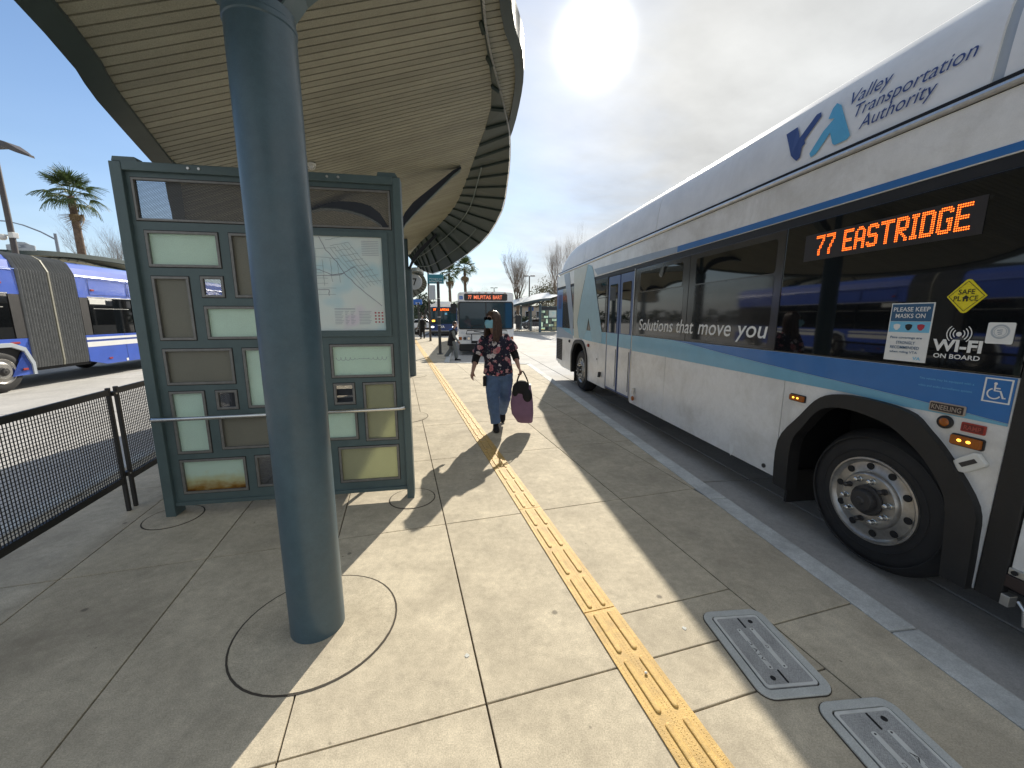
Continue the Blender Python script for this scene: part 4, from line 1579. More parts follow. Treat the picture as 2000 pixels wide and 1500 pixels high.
def far_bus_blue():
    Wd, L, Ht = 2.55, 11.5, 3.02
    root = thing('bus', 'dark blue city bus with a lit orange route sign, farthest along the platform', 'bus', (-7.52, 35.6, -0.15), TH, 'city buses at the station')
    shell(root, Wd, L, 2.86, 'deepblue', 'whiteroof')
    pan = bus_nose(root, Wd, 'blue')
    pan('front_cap', 'deepblue', 0.0, Wd, 0.42, 2.62, -0.012, 0.06, r=0.18, bevel=0.01)
    MB().prism([(0.12, 2.60), (0.3, 2.86), (0.75, 2.93), (Wd - 0.75, 2.93), (Wd - 0.3, 2.86), (Wd - 0.12, 2.60)], -0.02, 5.0, 'y').build('roof_cap', 'white', root, bevel=0.03)
    MB().prism([(0.55, 2.92), (0.62, 3.12), (Wd - 0.62, 3.12), (Wd - 0.55, 2.92)], 0.6, 4.6, 'y').build('roof_pod', 'white', root, bevel=0.03)
    ws = pan('windshield', 'teal_glass', 0.07, Wd - 0.07, 1.10, 2.52, -0.03, -0.010, r=0.16)
    sgn = pan('route_sign', 'black', 0.3, Wd - 0.3, 2.24, 2.50, -0.034, -0.0302, r=0.03)
    for s_, a0, a1 in (('77', 0.45, 0.68), ('MILPITAS', 0.82, 1.82)):
        lettering('route_text', s_, 'led', sgn, (a0, a1, 2.28, 2.46), lambda a, b: (a, -0.0365, b), weight=0.012)
    MB().box(0.30, 0.55, -0.034, -0.031, 1.30, 1.45).build('lit_card', 'amber_lit', ws)
    MB().box(1.45, 1.66, -0.034, -0.031, 1.92, 2.10).build('notice_card', 'print_sky', ws)
    pan('bumper', 'rubber', 0.02, Wd - 0.02, 0.22, 0.46, -0.06, 0.1, r=0.08, bevel=0.02)
    MB().box(0.1, Wd - 0.1, -0.072, -0.02, 0.45, 0.48).build('bumper_trim', 'alu', root)
    for x0 in (0.12, Wd - 0.52):
        hb = pan('headlamp_bezel', 'black', x0 - 0.02, x0 + 0.42, 0.72, 0.94, -0.026, -0.010, r=0.08)
        MB().ell((x0 + 0.2, -0.025, 0.83), (0.16, 0.02, 0.08), 16, 8).build('headlamp', 'headlamp', hb, smooth=True)
    lettering('logo_letter', 'V', 'print_white', root, (0.98, 1.20, 0.74, 0.96), lambda a, b: (a, -0.016, b), weight=0.03)
    lettering('logo_letter', 'A', 'print_white', root, (1.18, 1.40, 0.74, 0.96), lambda a, b: (a, -0.016, b), weight=0.03)
    for x0, x1 in ((0.55, 1.2), (1.4, 2.05)):
        MB().tube([(x0, -0.035, 1.09), (x0 + 0.1, -0.05, 1.18), (x1, -0.04, 1.22)], 0.012, 6).build('wiper', 'print_black', root)
    for sx in (-1, 1):
        X = -0.04 if sx < 0 else Wd + 0.04
        MB().tube([(X - sx * 0.1, 0.0, 2.55), (X + sx * 0.15, -0.2, 2.45)], 0.016, 6).build('mirror_arm', 'print_black', root)
        MB().prism([(X + sx * 0.16 + a, 2.2 + b) for a, b in rrect(0.13, 0.22, 0.05)], -0.28, -0.15, 'y').build('mirror', 'print_black', root, bevel=0.015)
    for x, out in ((0.02, -1), (Wd - 0.02, 1)):
        for y in (2.5, 8.6):
            wheel(root, x, y, out, full=False)
    return root


DOTS = {
    '7': ['#######', '#######', '.....##', '.....##', '....##.', '....##.', '...##..', '...##..', '..##...', '..##...', '..##...', '..##...'],
    'E': ['#######', '#######', '##.....', '##.....', '##.....', '######.', '######.', '##.....', '##.....', '##.....', '#######', '#######'],
    'A': ['..###..', '.#####.', '##...##', '##...##', '##...##', '##...##', '#######', '#######', '##...##', '##...##', '##...##', '##...##'],
    'S': ['.#####.', '#######', '##...##', '##.....', '##.....', '######.', '.######', '.....##', '.....##', '##...##', '#######', '.#####.'],
    'T': ['########', '########', '...##...', '...##...', '...##...', '...##...', '...##...', '...##...', '...##...', '...##...', '...##...', '...##...'],
    'R': ['######.', '#######', '##...##', '##...##', '##...##', '#######', '######.', '####...', '##.##..', '##..##.', '##...##', '##...##'],
    'I': ['####', '####', '.##.', '.##.', '.##.', '.##.', '.##.', '.##.', '.##.', '.##.', '####', '####'],
    'D': ['######.', '#######', '##...##', '##...##', '##...##', '##...##', '##...##', '##...##', '##...##', '##...##', '#######', '######.'],
    'G': ['.#####.', '#######', '##...##', '##.....', '##.....', '##..###', '##..###', '##...##', '##...##', '##...##', '#######', '.#####.'],
    ' ': ['....'] * 12,
}


def main_bus():
    Wd, L = 2.55, 11.05
    u0 = 0.30
    ox, oy = BN[0] * 2.77 + BU[0] * u0, BN[1] * 2.77 + BU[1] * u0
    root = thing('bus', 'large white and blue city bus with a lit side route sign at the right kerb', 'bus', (ox, oy, -0.15), TH, 'city buses at the station')
    # dark core behind the skins
    core = MB()
    core.box(0.62, 1.93, 0.25, 10.8, 0.36, 2.94)
    for x0, x1 in ((0.045, 0.62), (1.93, 2.505)):
        for y0, y1, z0 in ((0.2, 1.30, 0.36), (1.30, 2.62, 1.22), (2.62, 8.05, 0.36), (8.05, 9.35, 1.24), (9.35, 10.9, 0.42)):
            core.box(x0, x1, y0 + 0.001, y1 - 0.001, z0, 2.94)
    core.build('chassis', 'black', root, fix=False)

    def side(nm, m, pts, x0=0.0, x1=0.04, parent=root, bevel=0.0):
        return MB().prism(pts, x0, x1, 'x').build(nm, m, parent, bevel=bevel)

    def rect(y0, y1, z0, z1):
        return [(y0, z0), (y1, z0), (y1, z1), (y0, z1)]
    g_ = 0.004
    sill, head = 1.468, 2.545
    # lower panels
    side('side_panel', 'white', [(6.985, 0.36), (8.06, 0.36), (8.09, 0.82), (8.20, 1.0), (8.41, 1.17), (8.75, 1.19), (9.06, 1.13), (9.26, 0.92), (9.32, 0.8), (9.30, 0.38), (10.27, 0.38), (10.95, 0.50), (10.95, sill - g_), (6.985, sill - g_)], bevel=0.004)
    for y0, y1 in ((4.72, 5.815), (2.70, 4.72)):
        side('side_panel', 'white', rect(y0 + g_, y1 - g_, 0.345, sill - g_), bevel=0.004)
    side('side_panel', 'white', [(2.70 - g_, 0.345), (2.70 - g_, sill - g_), (1.285, sill - g_), (1.285, 0.29), (1.34, 0.29), (1.37, 0.62), (1.50, 0.88), (1.78, 1.14), (2.10, 1.17), (2.31, 1.12), (2.57, 0.72), (2.57, 0.345)], bevel=0.004)
    # the other side, plain
    far = MB()
    for y0, y1 in ((0.2, 1.3), (2.6, 8.05), (9.35, 10.95)):
        far.box(Wd - 0.04, Wd, y0, y1, 0.36, sill)
    far.box(Wd - 0.04, Wd, 1.3, 2.6, 1.2, sill)
    far.box(Wd - 0.04, Wd, 8.05, 9.35, 1.2, sill)
    far.box(Wd - 0.04, Wd, 0.2, 10.95, head, 2.92)
    far.build('far_side_skin', 'white', root)
    for k in range(7):
        MB().box(Wd - 0.03, Wd - 0.004, 0.4 + k * 1.5, 0.4 + k * 1.5 + 1.46, sill + 0.005, head - 0.005).build('far_side_window', 'glass', root)
    # painted bands (thin film on the skin)
    dx0, dx1 = -0.0035, -0.0012

    def decal(nm, m, pts, lift=0.0, parent=root):
        return MB().prism(pts, dx0 - lift, dx1 - lift, 'x').build(nm, m, parent)
    decal('light_blue_band', 'buslight', [(5.812, 1.462), (5.812, 1.215), (4.74, 1.222), (2.72, 1.222), (2.10, 1.224), (1.77, 1.208), (1.45, 1.212), (1.292, 1.212), (1.292, 1.225), (1.45, 1.24), (1.70, 1.262), (2.10, 1.288), (2.9, 1.335), (3.6, 1.385), (4.2, 1.435), (4.6, 1.462)])
    decal('dark_blue_band', 'busblue', [(4.595, 1.462), (4.2, 1.4375), (3.6, 1.3875), (2.9, 1.3375), (2.10, 1.2905), (1.70, 1.2645), (1.45, 1.2425), (1.292, 1.2275), (1.292, 1.462)])
    decal('light_blue_band', 'buslight', [(6.99, 1.462), (6.99, 1.235), (7.95, 1.24), (8.30, 1.25), (9.3, 1.30), (10.0, 1.38), (10.3, 1.462)])
    decal('grey_blue_band', 'busgrey', [(9.32, 1.298), (9.25, 1.22), (10.3, 1.20), (10.94, 1.17), (10.94, 1.462), (10.32, 1.462), (10.01, 1.378)])
    # upper band over the windows
    side('cantrail', 'white', rect(0.35, 10.95, head + 0.03, 2.90), bevel=0.003)
    side('window_header', 'rubber', rect(1.285, 10.93, head - 0.04, head + 0.027), 0.004, 0.04)
    decal('blue_stripe', 'busblue', [(1.0, 2.582), (4.6, 2.580), (4.6, 2.655), (3.6, 2.640), (1.0, 2.622)])
    decal('pale_blue_stripe', 'busgrey', [(4.603, 2.580), (7.60, 2.600), (7.82, 2.740), (5.35, 2.680), (4.603, 2.655)])
    # drip rail
    MB().tube([(-0.004, 0.3, 2.925), (-0.004, 10.9, 2.925)], 0.022, 10).build('drip_rail', 'alu', root, smooth='auto')
    MB().box(0.008, 0.05, 0.3, 10.9, 2.945, 2.975).build('gutter_gap', 'black', root)

    # roof fairing in lengths
    fp = [(0.020, 2.975), (0.034, 3.12), (0.050, 3.25), (0.070, 3.35), (0.10, 3.44), (0.135, 3.495), (0.18, 3.53), (0.26, 3.56), (0.40, 3.58), (0.8, 3.595), (1.275, 3.60)]
    fp = fp + [(Wd - x, z) for x, z in fp[::-1][1:]]
    nP = len(fp)

    def xprof(z):
        P = fp[:9]
        for (x0, z0), (x1, z1) in zip(P[:-1], P[1:]):
            if z <= z1:
                return x0 + (x1 - x0) * (z - z0) / (z1 - z0)
        return 0.2

    def fairing(y0, y1, nose=False, tail=False):
        st = []
        n_ = 12 if (nose or tail) else 2
        for k in range(n_):
            f = k / (n_ - 1)
            y = y0 + (y1 - y0) * f
            e = 1.0
            if tail:
                e = math.sqrt(max(0.0, 1 - max(0.0, (f - 0.30) / 0.70) ** 2.2)) * 0.93 + 0.07
            if nose:
                e = math.sqrt(max(0.0, 1 - max(0.0, (0.6 - f) / 0.6) ** 2.2)) * 0.9 + 0.1
            st.append([(x, y, 2.975 + (z - 2.975) * e) for x, z in fp])
        vs = [p for s_ in st for p in s_]
        fs = [(i * nP + k, i * nP + k + 1, (i + 1) * nP + k + 1, (i + 1) * nP + k) for i in range(n_ - 1) for k in range(nP - 1)]
        fs += [tuple(range(nP)), tuple((n_ - 1) * nP + k for k in range(nP))]
        return MB().add(vs, fs).build('roof_fairing', 'whiteroof', root, smooth='auto')
    fairing(8.625, 10.75, tail=True)
    fairing(5.26, 8.615)
    f2 = fairing(1.655, 5.25)
    fairing(0.35, 1.60, nose=True)
    MB().add([(x, y, z) for y in (1.60, 1.655) for x, z in [(a + 0.012, b - 0.012) for a, b in fp]], [(k, k + 1, nP + k + 1, nP + k) for k in range(nP - 1)]).build('fairing_joint', 'print_grey', root)

    # windows
    def window(y0, y1, z0, z1, panes, m='film'):
        o = side('window', m, rect(y0 + g_, y1 - g_, z0, z1), 0.002, 0.03, bevel=0.003)
        for a0, a1, b0, b1 in panes:
            cy, cz = (a0 + a1) / 2, (b0 + b1) / 2
            MB().prism([(cy + p, cz + q) for p, q in rrect((a1 - a0) / 2, (b1 - b0) / 2, 0.03)], 0.0005, 0.004, 'x').build('pane', 'film2' if (m == 'film' and b1 < 2.2) else 'glass', o)
        return o
    zt = head - 0.042
    window(4.29, 5.80, sill + 0.002, zt, [(4.44, 5.62, 2.15, 2.44), (4.40, 5.68, 1.50, 2.135)])
    window(2.86, 4.29, sill + 0.002, zt, [(2.95, 4.16, 2.15, 2.44), (2.95, 4.17, 1.50, 2.135)])
    w3 = window(1.285, 2.86, sill + 0.002, zt, [(1.30, 2.845, 1.48, 2.15), (1.30, 2.845, 2.175, 2.49)], m='glass')
    window(7.0, 8.02, sill + 0.002, zt, [(7.08, 7.95, 1.55, 2.42)])
    window(8.02, 9.28, sill + 0.002, zt, [])
    window(9.28, 10.35, sill + 0.002, zt, [])
    for y in (8.02, 9.28):
        pass
    side('rear_quarter', 'busblue', rect(10.36, 10.95, sill + 0.002, zt), 0.0, 0.04)
    MB().box(-0.006, 0.02, 10.48, 10.80, 1.98, 2.36).build('louvre', 'navy', root)
    MB().box(-0.004, 0.02, 7.0, 10.3, 2.125, 2.135).build('sash_line', 'rubber', root)
    # big graphic across the tail
    decal('graphic_v', 'busgrey', [(10.25, 2.87), (9.72, 2.88), (9.45, 2.2), (9.28, 1.84), (9.27, 1.27), (9.53, 1.46), (10.0, 2.49)], 0.0030)
    decal('graphic_cream', 'buscream', [(9.30, 2.885), (8.75, 2.885), (8.24, 2.885), (8.70, 2.14), (8.93, 1.63), (8.72, 1.25), (9.17, 1.25), (9.265, 1.84), (9.25, 2.47)], 0.0030)
    decal('graphic_a', 'buspale', [(8.22, 2.88), (7.95, 2.82), (7.85, 2.70), (7.72, 2.44), (7.23, 1.46), (7.20, 1.36), (7.24, 1.25), (7.77, 1.25), (7.86, 1.40), (8.07, 1.74), (8.20, 1.45), (8.42, 1.28), (8.62, 1.25), (8.80, 1.40), (8.91, 1.63), (8.68, 2.14)], 0.0030)
    # tail door of two leaves
    fr = side('door_frame', 'rubber', rect(5.825, 6.98, 0.365, 2.515), 0.02, 0.04)
    for y0, y1 in ((6.425, 6.955), (5.855, 6.385)):
        lf = side('door_leaf', 'doorblue', rect(y0, y1, 0.40, 2.49), 0.004, 0.0195, bevel=0.004)
        m_ = 0.085
        cy, hy = (y0 + y1) / 2, (y1 - y0) / 2 - m_
        MB().prism([(cy + p, 1.91 + q) for p, q in rrect(hy, 0.435, 0.03)], 0.0, 0.006, 'x').build('door_glass', 'glass', lf)
        MB().box(0.0015, 0.006, y0 + 0.012, y1 - 0.012, 1.235, 1.463).build('door_band', 'buslight', lf)
        MB().box(0.0015, 0.006, y0 + 0.03, y1 - 0.03, 0.43, 1.232).build('door_panel', 'white', lf)
        MB().tube([(-0.004, y0 + 0.055, 0.50), (-0.004, y0 + 0.055, 1.18)], 0.0045, 8).build('edge_strip', 'hub', lf)
    MB().box(-0.004, 0.02, 5.818, 5.835, 0.37, 2.52).build('door_post', 'alu', root)
    # tail skin and grille
    MB().box(0.0, Wd, 10.955, 11.0, 0.5, 2.92).build('tail_panel', 'busblue', root, bevel=0.02)
    gl = side('engine_grille', 'hub', rect(10.30, 10.93, 0.56, 1.15), -0.004, 0.02)
    for k in range(12):
        MB().box(-0.012, -0.004, 10.32, 10.91, 0.585 + k * 0.047, 0.605 + k * 0.047).build('grille_slat', 'black', gl)
    # wheel-arch trims
    def cv2(P, n_=41):
        return [(p.x, p.y) for p in catmull([(a, b, 0) for a, b in P], n_)]
    MB().ring_prism(cv2([(2.655, 0.30), (2.655, 0.70), (2.47, 0.97), (2.31, 1.155), (2.10, 1.215), (1.74, 1.195), (1.60, 1.10), (1.47, 0.965), (1.325, 0.755), (1.30, 0.55), (1.292, 0.285)]),
                    cv2([(2.51, 0.30), (2.52, 0.70), (2.42, 0.90), (2.29, 1.065), (2.10, 1.115), (1.84, 1.085), (1.70, 1.015), (1.585, 0.925), (1.475, 0.78), (1.435, 0.62), (1.41, 0.285)]), -0.045, 0.06, 'x', closed=False).build('wheel_arch', 'rubber', root, smooth='auto')
    MB().ring_prism(cv2([(8.05, 0.36), (8.07, 0.82), (8.18, 1.02), (8.40, 1.20), (8.75, 1.225), (9.08, 1.17), (9.29, 0.95), (9.345, 0.8), (9.33, 0.38)]),
                    cv2([(8.13, 0.36), (8.16, 0.82), (8.26, 0.97), (8.45, 1.12), (8.75, 1.145), (9.02, 1.09), (9.19, 0.90), (9.25, 0.8), (9.24, 0.38)]), -0.03, 0.05, 'x', closed=False).build('wheel_arch', 'rubber', root, smooth='auto')
    wheel(root, 0.055, 1.915, -1)
    wheel(root, 0.055, 8.66, -1)
    wheel(root, Wd - 0.055, 1.915, 1, full=False)
    wheel(root, Wd - 0.055, 8.66, 1, full=False)
    MB().box(0.06, 0.36, 2.60, 2.625, 0.14, 0.44).build('mud_flap', 'rubber', root)
    MB().box(0.06, 0.36, 9.27, 9.295, 0.14, 0.5).build('mud_flap', 'rubber', root)
    # lettering on the side; f maps (y, z)
    def onskin(lift):
        return lambda a, b: (-lift, a, b)
    for s_, a0, a1, b0, b1 in (('Solutions', 5.59, 4.585, 1.562, 1.730), ('that', 4.50, 4.12, 1.562, 1.730), ('move', 4.02, 3.45, 1.562, 1.680), ('you', 3.37, 2.955, 1.515, 1.680)):
        lettering('slogan_word', s_, 'print_white', root, (a0, a1, b0, b1), onskin(0.0025), shear=0.16, weight=0.006)
    # lit side route sign of dots behind the glass
    sgn = side('route_sign', 'led_bg', rect(1.55, 2.66, 2.205, 2.405), -0.0030, -0.0005)
    txt = '77 EASTRIDGE'
    cols = []
    for ch in txt:
        b = DOTS[ch]
        for c_ in range(len(b[0])):
            cols.append([b[r_][c_] == '#' for r_ in range(12)])
        cols.append([False] * 12)
    nc = len(cols)
    led = MB()
    for i, c_ in enumerate(cols):
        if i == 16:
            led.build('route_number', 'led', sgn, fix=False)
            led = MB()
        for r_ in range(12):
            if c_[r_]:
                y = 2.555 - (2.555 - 1.61) * i / (nc - 2)
                z = 2.381 - 0.138 * r_ / 11
                s_ = 0.0041
                led.add([(-0.0045, y + s_ * math.cos(R(60 * k)), z + s_ * math.sin(R(60 * k))) for k in range(6)], [tuple(range(6))])
    led.build('route_text', 'led', sgn, fix=False)
    # stickers on the front window
    st = side('mask_notice', 'print_white', rect(1.70, 1.935, 1.492, 1.852), -0.0030, -0.0005)
    MB().box(-0.0042, -0.0031, 1.706, 1.929, 1.740, 1.846).build('notice_header', 'print_navy', st)
    MB().box(-0.0042, -0.0031, 1.706, 1.929, 1.672, 1.738).build('notice_band', 'print_sky', st)
    f5 = onskin(0.0054)
    lettering('notice_text', 'PLEASE KEEP', 'print_white', st, (1.918, 1.718, 1.800, 1.827), f5, weight=0.012)
    lettering('notice_text', 'MASKS ON', 'print_white', st, (1.902, 1.738, 1.760, 1.787), f5, weight=0.012)
    for k, (yc, m_) in enumerate(((1.885, 'print_white'), (1.818, 'print_black'), (1.752, 'print_red'))):
        MB().add([(-0.0054, yc + 0.020 * a, 1.704 + 0.019 * b) for a, b in ((-1, .7), (-.3, 1), (.3, 1), (1, .7), (.9, -.2), (.3, -1), (-.3, -1), (-.9, -.2))], [tuple(range(8))]).build('mask_picture', m_, st, fix=False)
    for s_, zc, a0, a1 in (('Face coverings are', 1.636, 1.912, 1.735), ('STRONGLY', 1.606, 1.875, 1.768), ('RECOMMENDED', 1.576, 1.905, 1.742), ('when riding VTA', 1.546, 1.905, 1.748)):
        lettering('notice_text', s_, 'print_navy', st, (a0, a1, zc - 0.008, zc + 0.010), f5, weight=0.012)
    lettering('notice_logo', 'VA', 'print_sky', st, (1.768, 1.725, 1.504, 1.524), f5, weight=0.03)
    # diamond sticker
    dy, dz = 1.563, 1.880
    sp = MB().prism([(dy + a, dz + b) for a, b in ((0.088, 0), (0.012, 0.088), (0, 0.092), (-0.012, 0.088), (-0.088, 0), (-0.012, -0.088), (0, -0.092), (0.012, -0.088))], -0.0030, -0.0005, 'x').build('diamond_sticker', 'sign_yellow', root)
    dm = lambda k: [(dy + a * k, dz + b * k) for a, b in ((0.088, 0), (0, 0.092), (-0.088, 0), (0, -0.092))]
    MB().ring_prism(dm(0.90), dm(0.865), -0.0042, -0.0031, 'x').build('diamond_line', 'print_black', sp)
    lettering('sticker_text', 'SAFE', 'print_black', sp, (dy + 0.036, dy - 0.036, dz + 0.010, dz + 0.037), f5, weight=0.008)
    lettering('sticker_text', 'PL', 'print_black', sp, (dy + 0.053, dy + 0.019, dz - 0.026, dz + 0.001), f5, weight=0.008)
    lettering('sticker_text', 'CE', 'print_black', sp, (dy - 0.017, dy - 0.053, dz - 0.026, dz + 0.001), f5, weight=0.008)
    MB().add([f5(dy + a, dz + b) for a, b in ((0.016, -0.010), (0, 0.006), (-0.016, -0.010), (-0.011, -0.010), (-0.011, -0.028), (-0.004, -0.028), (-0.004, -0.016), (0.004, -0.016), (0.004, -0.028), (0.011, -0.028), (0.011, -0.010))], [tuple(range(11))]).build('house_symbol', 'print_black', sp, fix=False)
    # wi-fi lettering and waves
    lettering('wifi_text', 'WI-FI', 'print_white', root, (1.678, 1.452, 1.572, 1.640), onskin(0.0042), weight=0.035)
    lettering('wifi_text', 'ON BOARD', 'print_white', root, (1.664, 1.452, 1.532, 1.558), onskin(0.0042), weight=0.02)
    wv = MB()
    wv.add([(-0.0042, 1.562 + 0.013 * math.cos(2 * math.pi * k / 16), 1.672 + 0.013 * math.sin(2 * math.pi * k / 16)) for k in range(16)], [tuple(range(16))])
    for rr in (0.028, 0.043, 0.058):
        for c0 in (0, 180):
            n_ = 9
            A = [R(c0 - 48 + 96 * k / (n_ - 1)) for k in range(n_)]
            vs = [(-0.0042, 1.562 + rr * math.cos(a), 1.674 + rr * math.sin(a)) for a in A] + [(-0.0042, 1.562 + (rr - 0.005) * math.cos(a), 1.674 + (rr - 0.005) * math.sin(a)) for a in A]
            wv.add(vs, [(k, k + 1, n_ + k + 1, n_ + k) for k in range(n_ - 1)])
    wv.build('wifi_waves', 'print_white', root, fix=False)
    sl_ = MB().prism([(1.394 + a, 1.684 + b) for a, b in rrect(0.053, 0.055, 0.008)], -0.0030, -0.0005, 'x').build('seal_sticker', 'print_white', root)
    cir = lambda r_: [(1.394 + r_ * math.cos(2 * math.pi * k / 28), 1.692 + r_ * math.sin(2 * math.pi * k / 28)) for k in range(28)]
    MB().ring_prism(cir(0.037), cir(0.029), -0.0042, -0.0031, 'x').build('seal_ring', 'print_grey', sl_)
    MB().ring_prism(cir(0.025), cir(0.023), -0.0042, -0.0031, 'x').build('seal_ring', 'print_grey', sl_)
    for k in range(3):
        MB().add([f5(1.406 - 0.003 * k, 1.700 - 0.010 * k), f5(1.385, 1.703 - 0.010 * k), f5(1.385, 1.700 - 0.010 * k), f5(1.406 - 0.003 * k, 1.697 - 0.010 * k)], [(0, 1, 2, 3)]).build('seal_mark', 'print_navy', sl_, fix=False)
    # blue field: access sign and small print
    wc = MB().ring_prism(rect(1.301, 1.412, 1.323, 1.452), rect(1.308, 1.405, 1.330, 1.445), -0.0050, -0.0036, 'x').build('access_sign', 'print_white', root)
    wheelchair(wc, 0.0, 1.386, 0.098, lambda a, b: (-0.005, 1.357 - a, b), 'print_white')
    lettering('small_print', 'This vehicle may be equipped with a', 'print_sky', root, (1.712, 1.452, 1.394, 1.410), onskin(0.0048))
    lettering('small_print', 'video and audio surveillance system', 'print_sky', root, (1.712, 1.456, 1.352, 1.368), onskin(0.0048))
    kp = MB().prism([(1.548 + a, 1.248 + b) for a, b in rrect(0.085, 0.029, 0.008)], -0.012, -0.0036, 'x').build('kneeling_plate', 'tan', root, bevel=0.002)
    MB().prism([(1.548 + a, 1.248 + b) for a, b in rrect(0.078, 0.022, 0.005)], -0.0135, -0.012, 'x').build('plate_face', 'brownplate', kp)
    lettering('plate_text', 'KNEELING', 'tan', kp, (1.618, 1.478, 1.234, 1.263), onskin(0.0150), weight=0.012)
    MB().lathe([(0.038, -0.002), (0.038, -0.012), (0.030, -0.016)], (0, 1.545, 1.168), axis='x', n=26).build('lamp_bezel', 'rubber', root, smooth='auto')
    MB().ell((-0.014, 1.545, 1.168), (0.010, 0.025, 0.025), 18, 10).build('round_amber_lamp', 'amber', root, smooth=True)
    rp = MB().prism([(1.418 + a, 1.165 + b) for a, b in rrect(0.052, 0.026, 0.006)], -0.010, -0.001, 'x').build('ramp_plate', 'redlamp', root, bevel=0.002)
    MB().prism([(1.418 + a, 1.165 + b) for a, b in rrect(0.045, 0.019, 0.004)], -0.0115, -0.010, 'x').build('plate_face', 'redplate', rp)
    lettering('plate_text', 'RAMP', 'redtext', rp, (1.455, 1.381, 1.152, 1.178), onskin(0.0128), weight=0.012)

    def lamp(y, z, hy, hz, m='amber'):
        b = MB().prism([(y + p, z + q) for p, q in rrect(hy + 0.006, hz + 0.006, 0.012)], -0.008, -0.001, 'x').build('marker_base', 'hub', root)
        o = MB().prism([(y + p, z + q) for p, q in rrect(hy, hz, 0.010)], -0.026, -0.008, 'x').build('side_marker', m, root, bevel=0.006)
        if m == 'amber':
            for k in (-0.35, 0.25):
                MB().ell((-0.026, y - hy * k, z + hz * 0.1), (0.003, hy * 0.16, hz * 0.3), 10, 6).build('lamp_glow', 'amber_lit', o, smooth=True)
    lamp(1.432, 1.085, 0.068, 0.027)
    lamp(2.545, 1.10, 0.070, 0.024)
    lamp(8.02, 1.14, 0.045, 0.03, 'redlamp')
    lamp(9.55, 1.14, 0.045, 0.03, 'hub')
    cv = MB().prism([(1.465, 0.965), (1.45, 0.985), (1.385, 1.040), (1.365, 1.042), (1.325, 0.995), (1.328, 0.98), (1.405, 0.915), (1.435, 0.912)], -0.028, -0.001, 'x').build('sensor_cover', 'cover_white', root, bevel=0.008)
    MB().prism([(1.436, 0.962), (1.375, 1.008), (1.358, 0.992), (1.418, 0.945)], -0.030, -0.0275, 'x').build('cover_recess', 'hub', cv)
    # small fittings on the skirt
    MB().lathe([(0.020, -0.001), (0.020, -0.010)], (0, 2.82, 0.40), axis='x', n=16).build('jack_cap', 'hub', root)
    decal('torn_label', 'print_white', [(3.30, 0.45), (3.24, 0.46), (3.235, 0.40), (3.27, 0.33), (3.29, 0.36)])
    MB().tube([(-0.02, 5.62, 0.62), (-0.03, 5.62, 0.52)], 0.022, 8).build('exterior_lamp', 'alu', root, smooth='auto')
    MB().ell((-0.035, 5.61, 0.455), (0.02, 0.045, 0.04), 12, 8).build('amber_lens', 'amber', root, smooth=True)
    MB().tube([(-0.02, 7.22, 0.66), (-0.04, 7.20, 0.56)], 0.03, 8).build('exterior_lamp', 'hub', root, smooth='auto')
    side('fuel_door', 'white', rect(7.40, 7.68, 0.78, 1.02), -0.006, -0.001, bevel=0.002)
    MB().lathe([(0.018, -0.006), (0.018, -0.012)], (0, 7.44, 0.90), axis='x', n=12).build('door_lock', 'hub', root)
    # name and logo on the fairing
    kf = 1.014
    def onroof(a, b):
        y = (a + 0.3) * kf - 0.3
        z = 1.77 + (b - 1.77) * kf
        return (xprof(z) - 0.009, y, z)
    for s_, a0, a1, b0, b1 in (('Valley', 2.445, 2.165, 3.222, 3.335), ('Transportation', 2.385, 1.715, 3.118, 3.225), ('Authority', 2.325, 1.875, 3.015, 3.125)):
        lettering('company_name', s_, 'navy', f2, (a0, a1, b0, b1), onroof, shear=0.22)
    MB().add([onroof(a, b) for a, b in ((3.01, 3.30), (2.90, 3.31), (2.86, 3.245), (2.845, 3.205), (2.73, 3.325), (2.69, 3.325), (2.675, 3.29), (2.79, 3.165), (2.775, 3.135), (2.80, 3.12), (2.80, 3.04), (2.83, 3.025), (2.86, 3.05), (2.90, 3.09))], [tuple(range(14))]).build('logo_mark', 'navy', f2, fix=False)
    MB().add([onroof(a, b) for a, b in ((2.585, 3.30), (2.56, 3.325), (2.515, 3.29), (2.38, 3.03), (2.40, 3.01), (2.49, 3.01), (2.515, 3.03), (2.555, 3.12), (2.645, 3.01), (2.69, 3.00), (2.71, 3.035), (2.62, 3.16), (2.545, 3.215), (2.575, 3.225), (2.60, 3.235))], [tuple(range(15))]).build('logo_mark', 'logo_teal', f2, fix=False)
    # front door bay and nose
    side('door_edge', 'rubber', rect(1.17, 1.278, 0.29, 2.54), -0.012, 0.03, bevel=0.006)
    side('front_door', 'white', rect(0.22, 1.165, 0.50, 1.46), 0.0, 0.03, bevel=0.004)
    side('front_door_glass', 'glass', rect(0.22, 1.165, 1.47, 2.53), 0.0, 0.03, bevel=0.004)
    side('door_sill', 'brownplate', rect(0.22, 1.168, 0.40, 0.465), -0.02, 0.03, bevel=0.004)
    side('door_hinge', 'alu', rect(1.08, 1.165, 0.468, 0.505), -0.016, 0.02, bevel=0.004)
    MB().lathe([(0.012, -0.024), (0.012, -0.016)], (0, 1.14, 0.487), axis='x', n=12).build('hinge_pin', 'black', root)
    MB().box(-0.03, 0.02, 1.13, 1.165, 0.30, 0.36).build('ramp_bracket', 'alu', root, bevel=0.004)
    MB().tube([(-0.03, 1.10, 0.36), (-0.035, 1.07, 0.33), (-0.035, 1.06, 0.25)], 0.008, 6).build('ramp_cable', 'alu', root)
    MB().prism([(0.0, 0.45), (0.0, 2.7), (0.12, 2.9), (Wd - 0.12, 2.9), (Wd, 2.7), (Wd, 0.45)], 0.0, 0.21, 'y').build('nose', 'white', root, bevel=0.03)
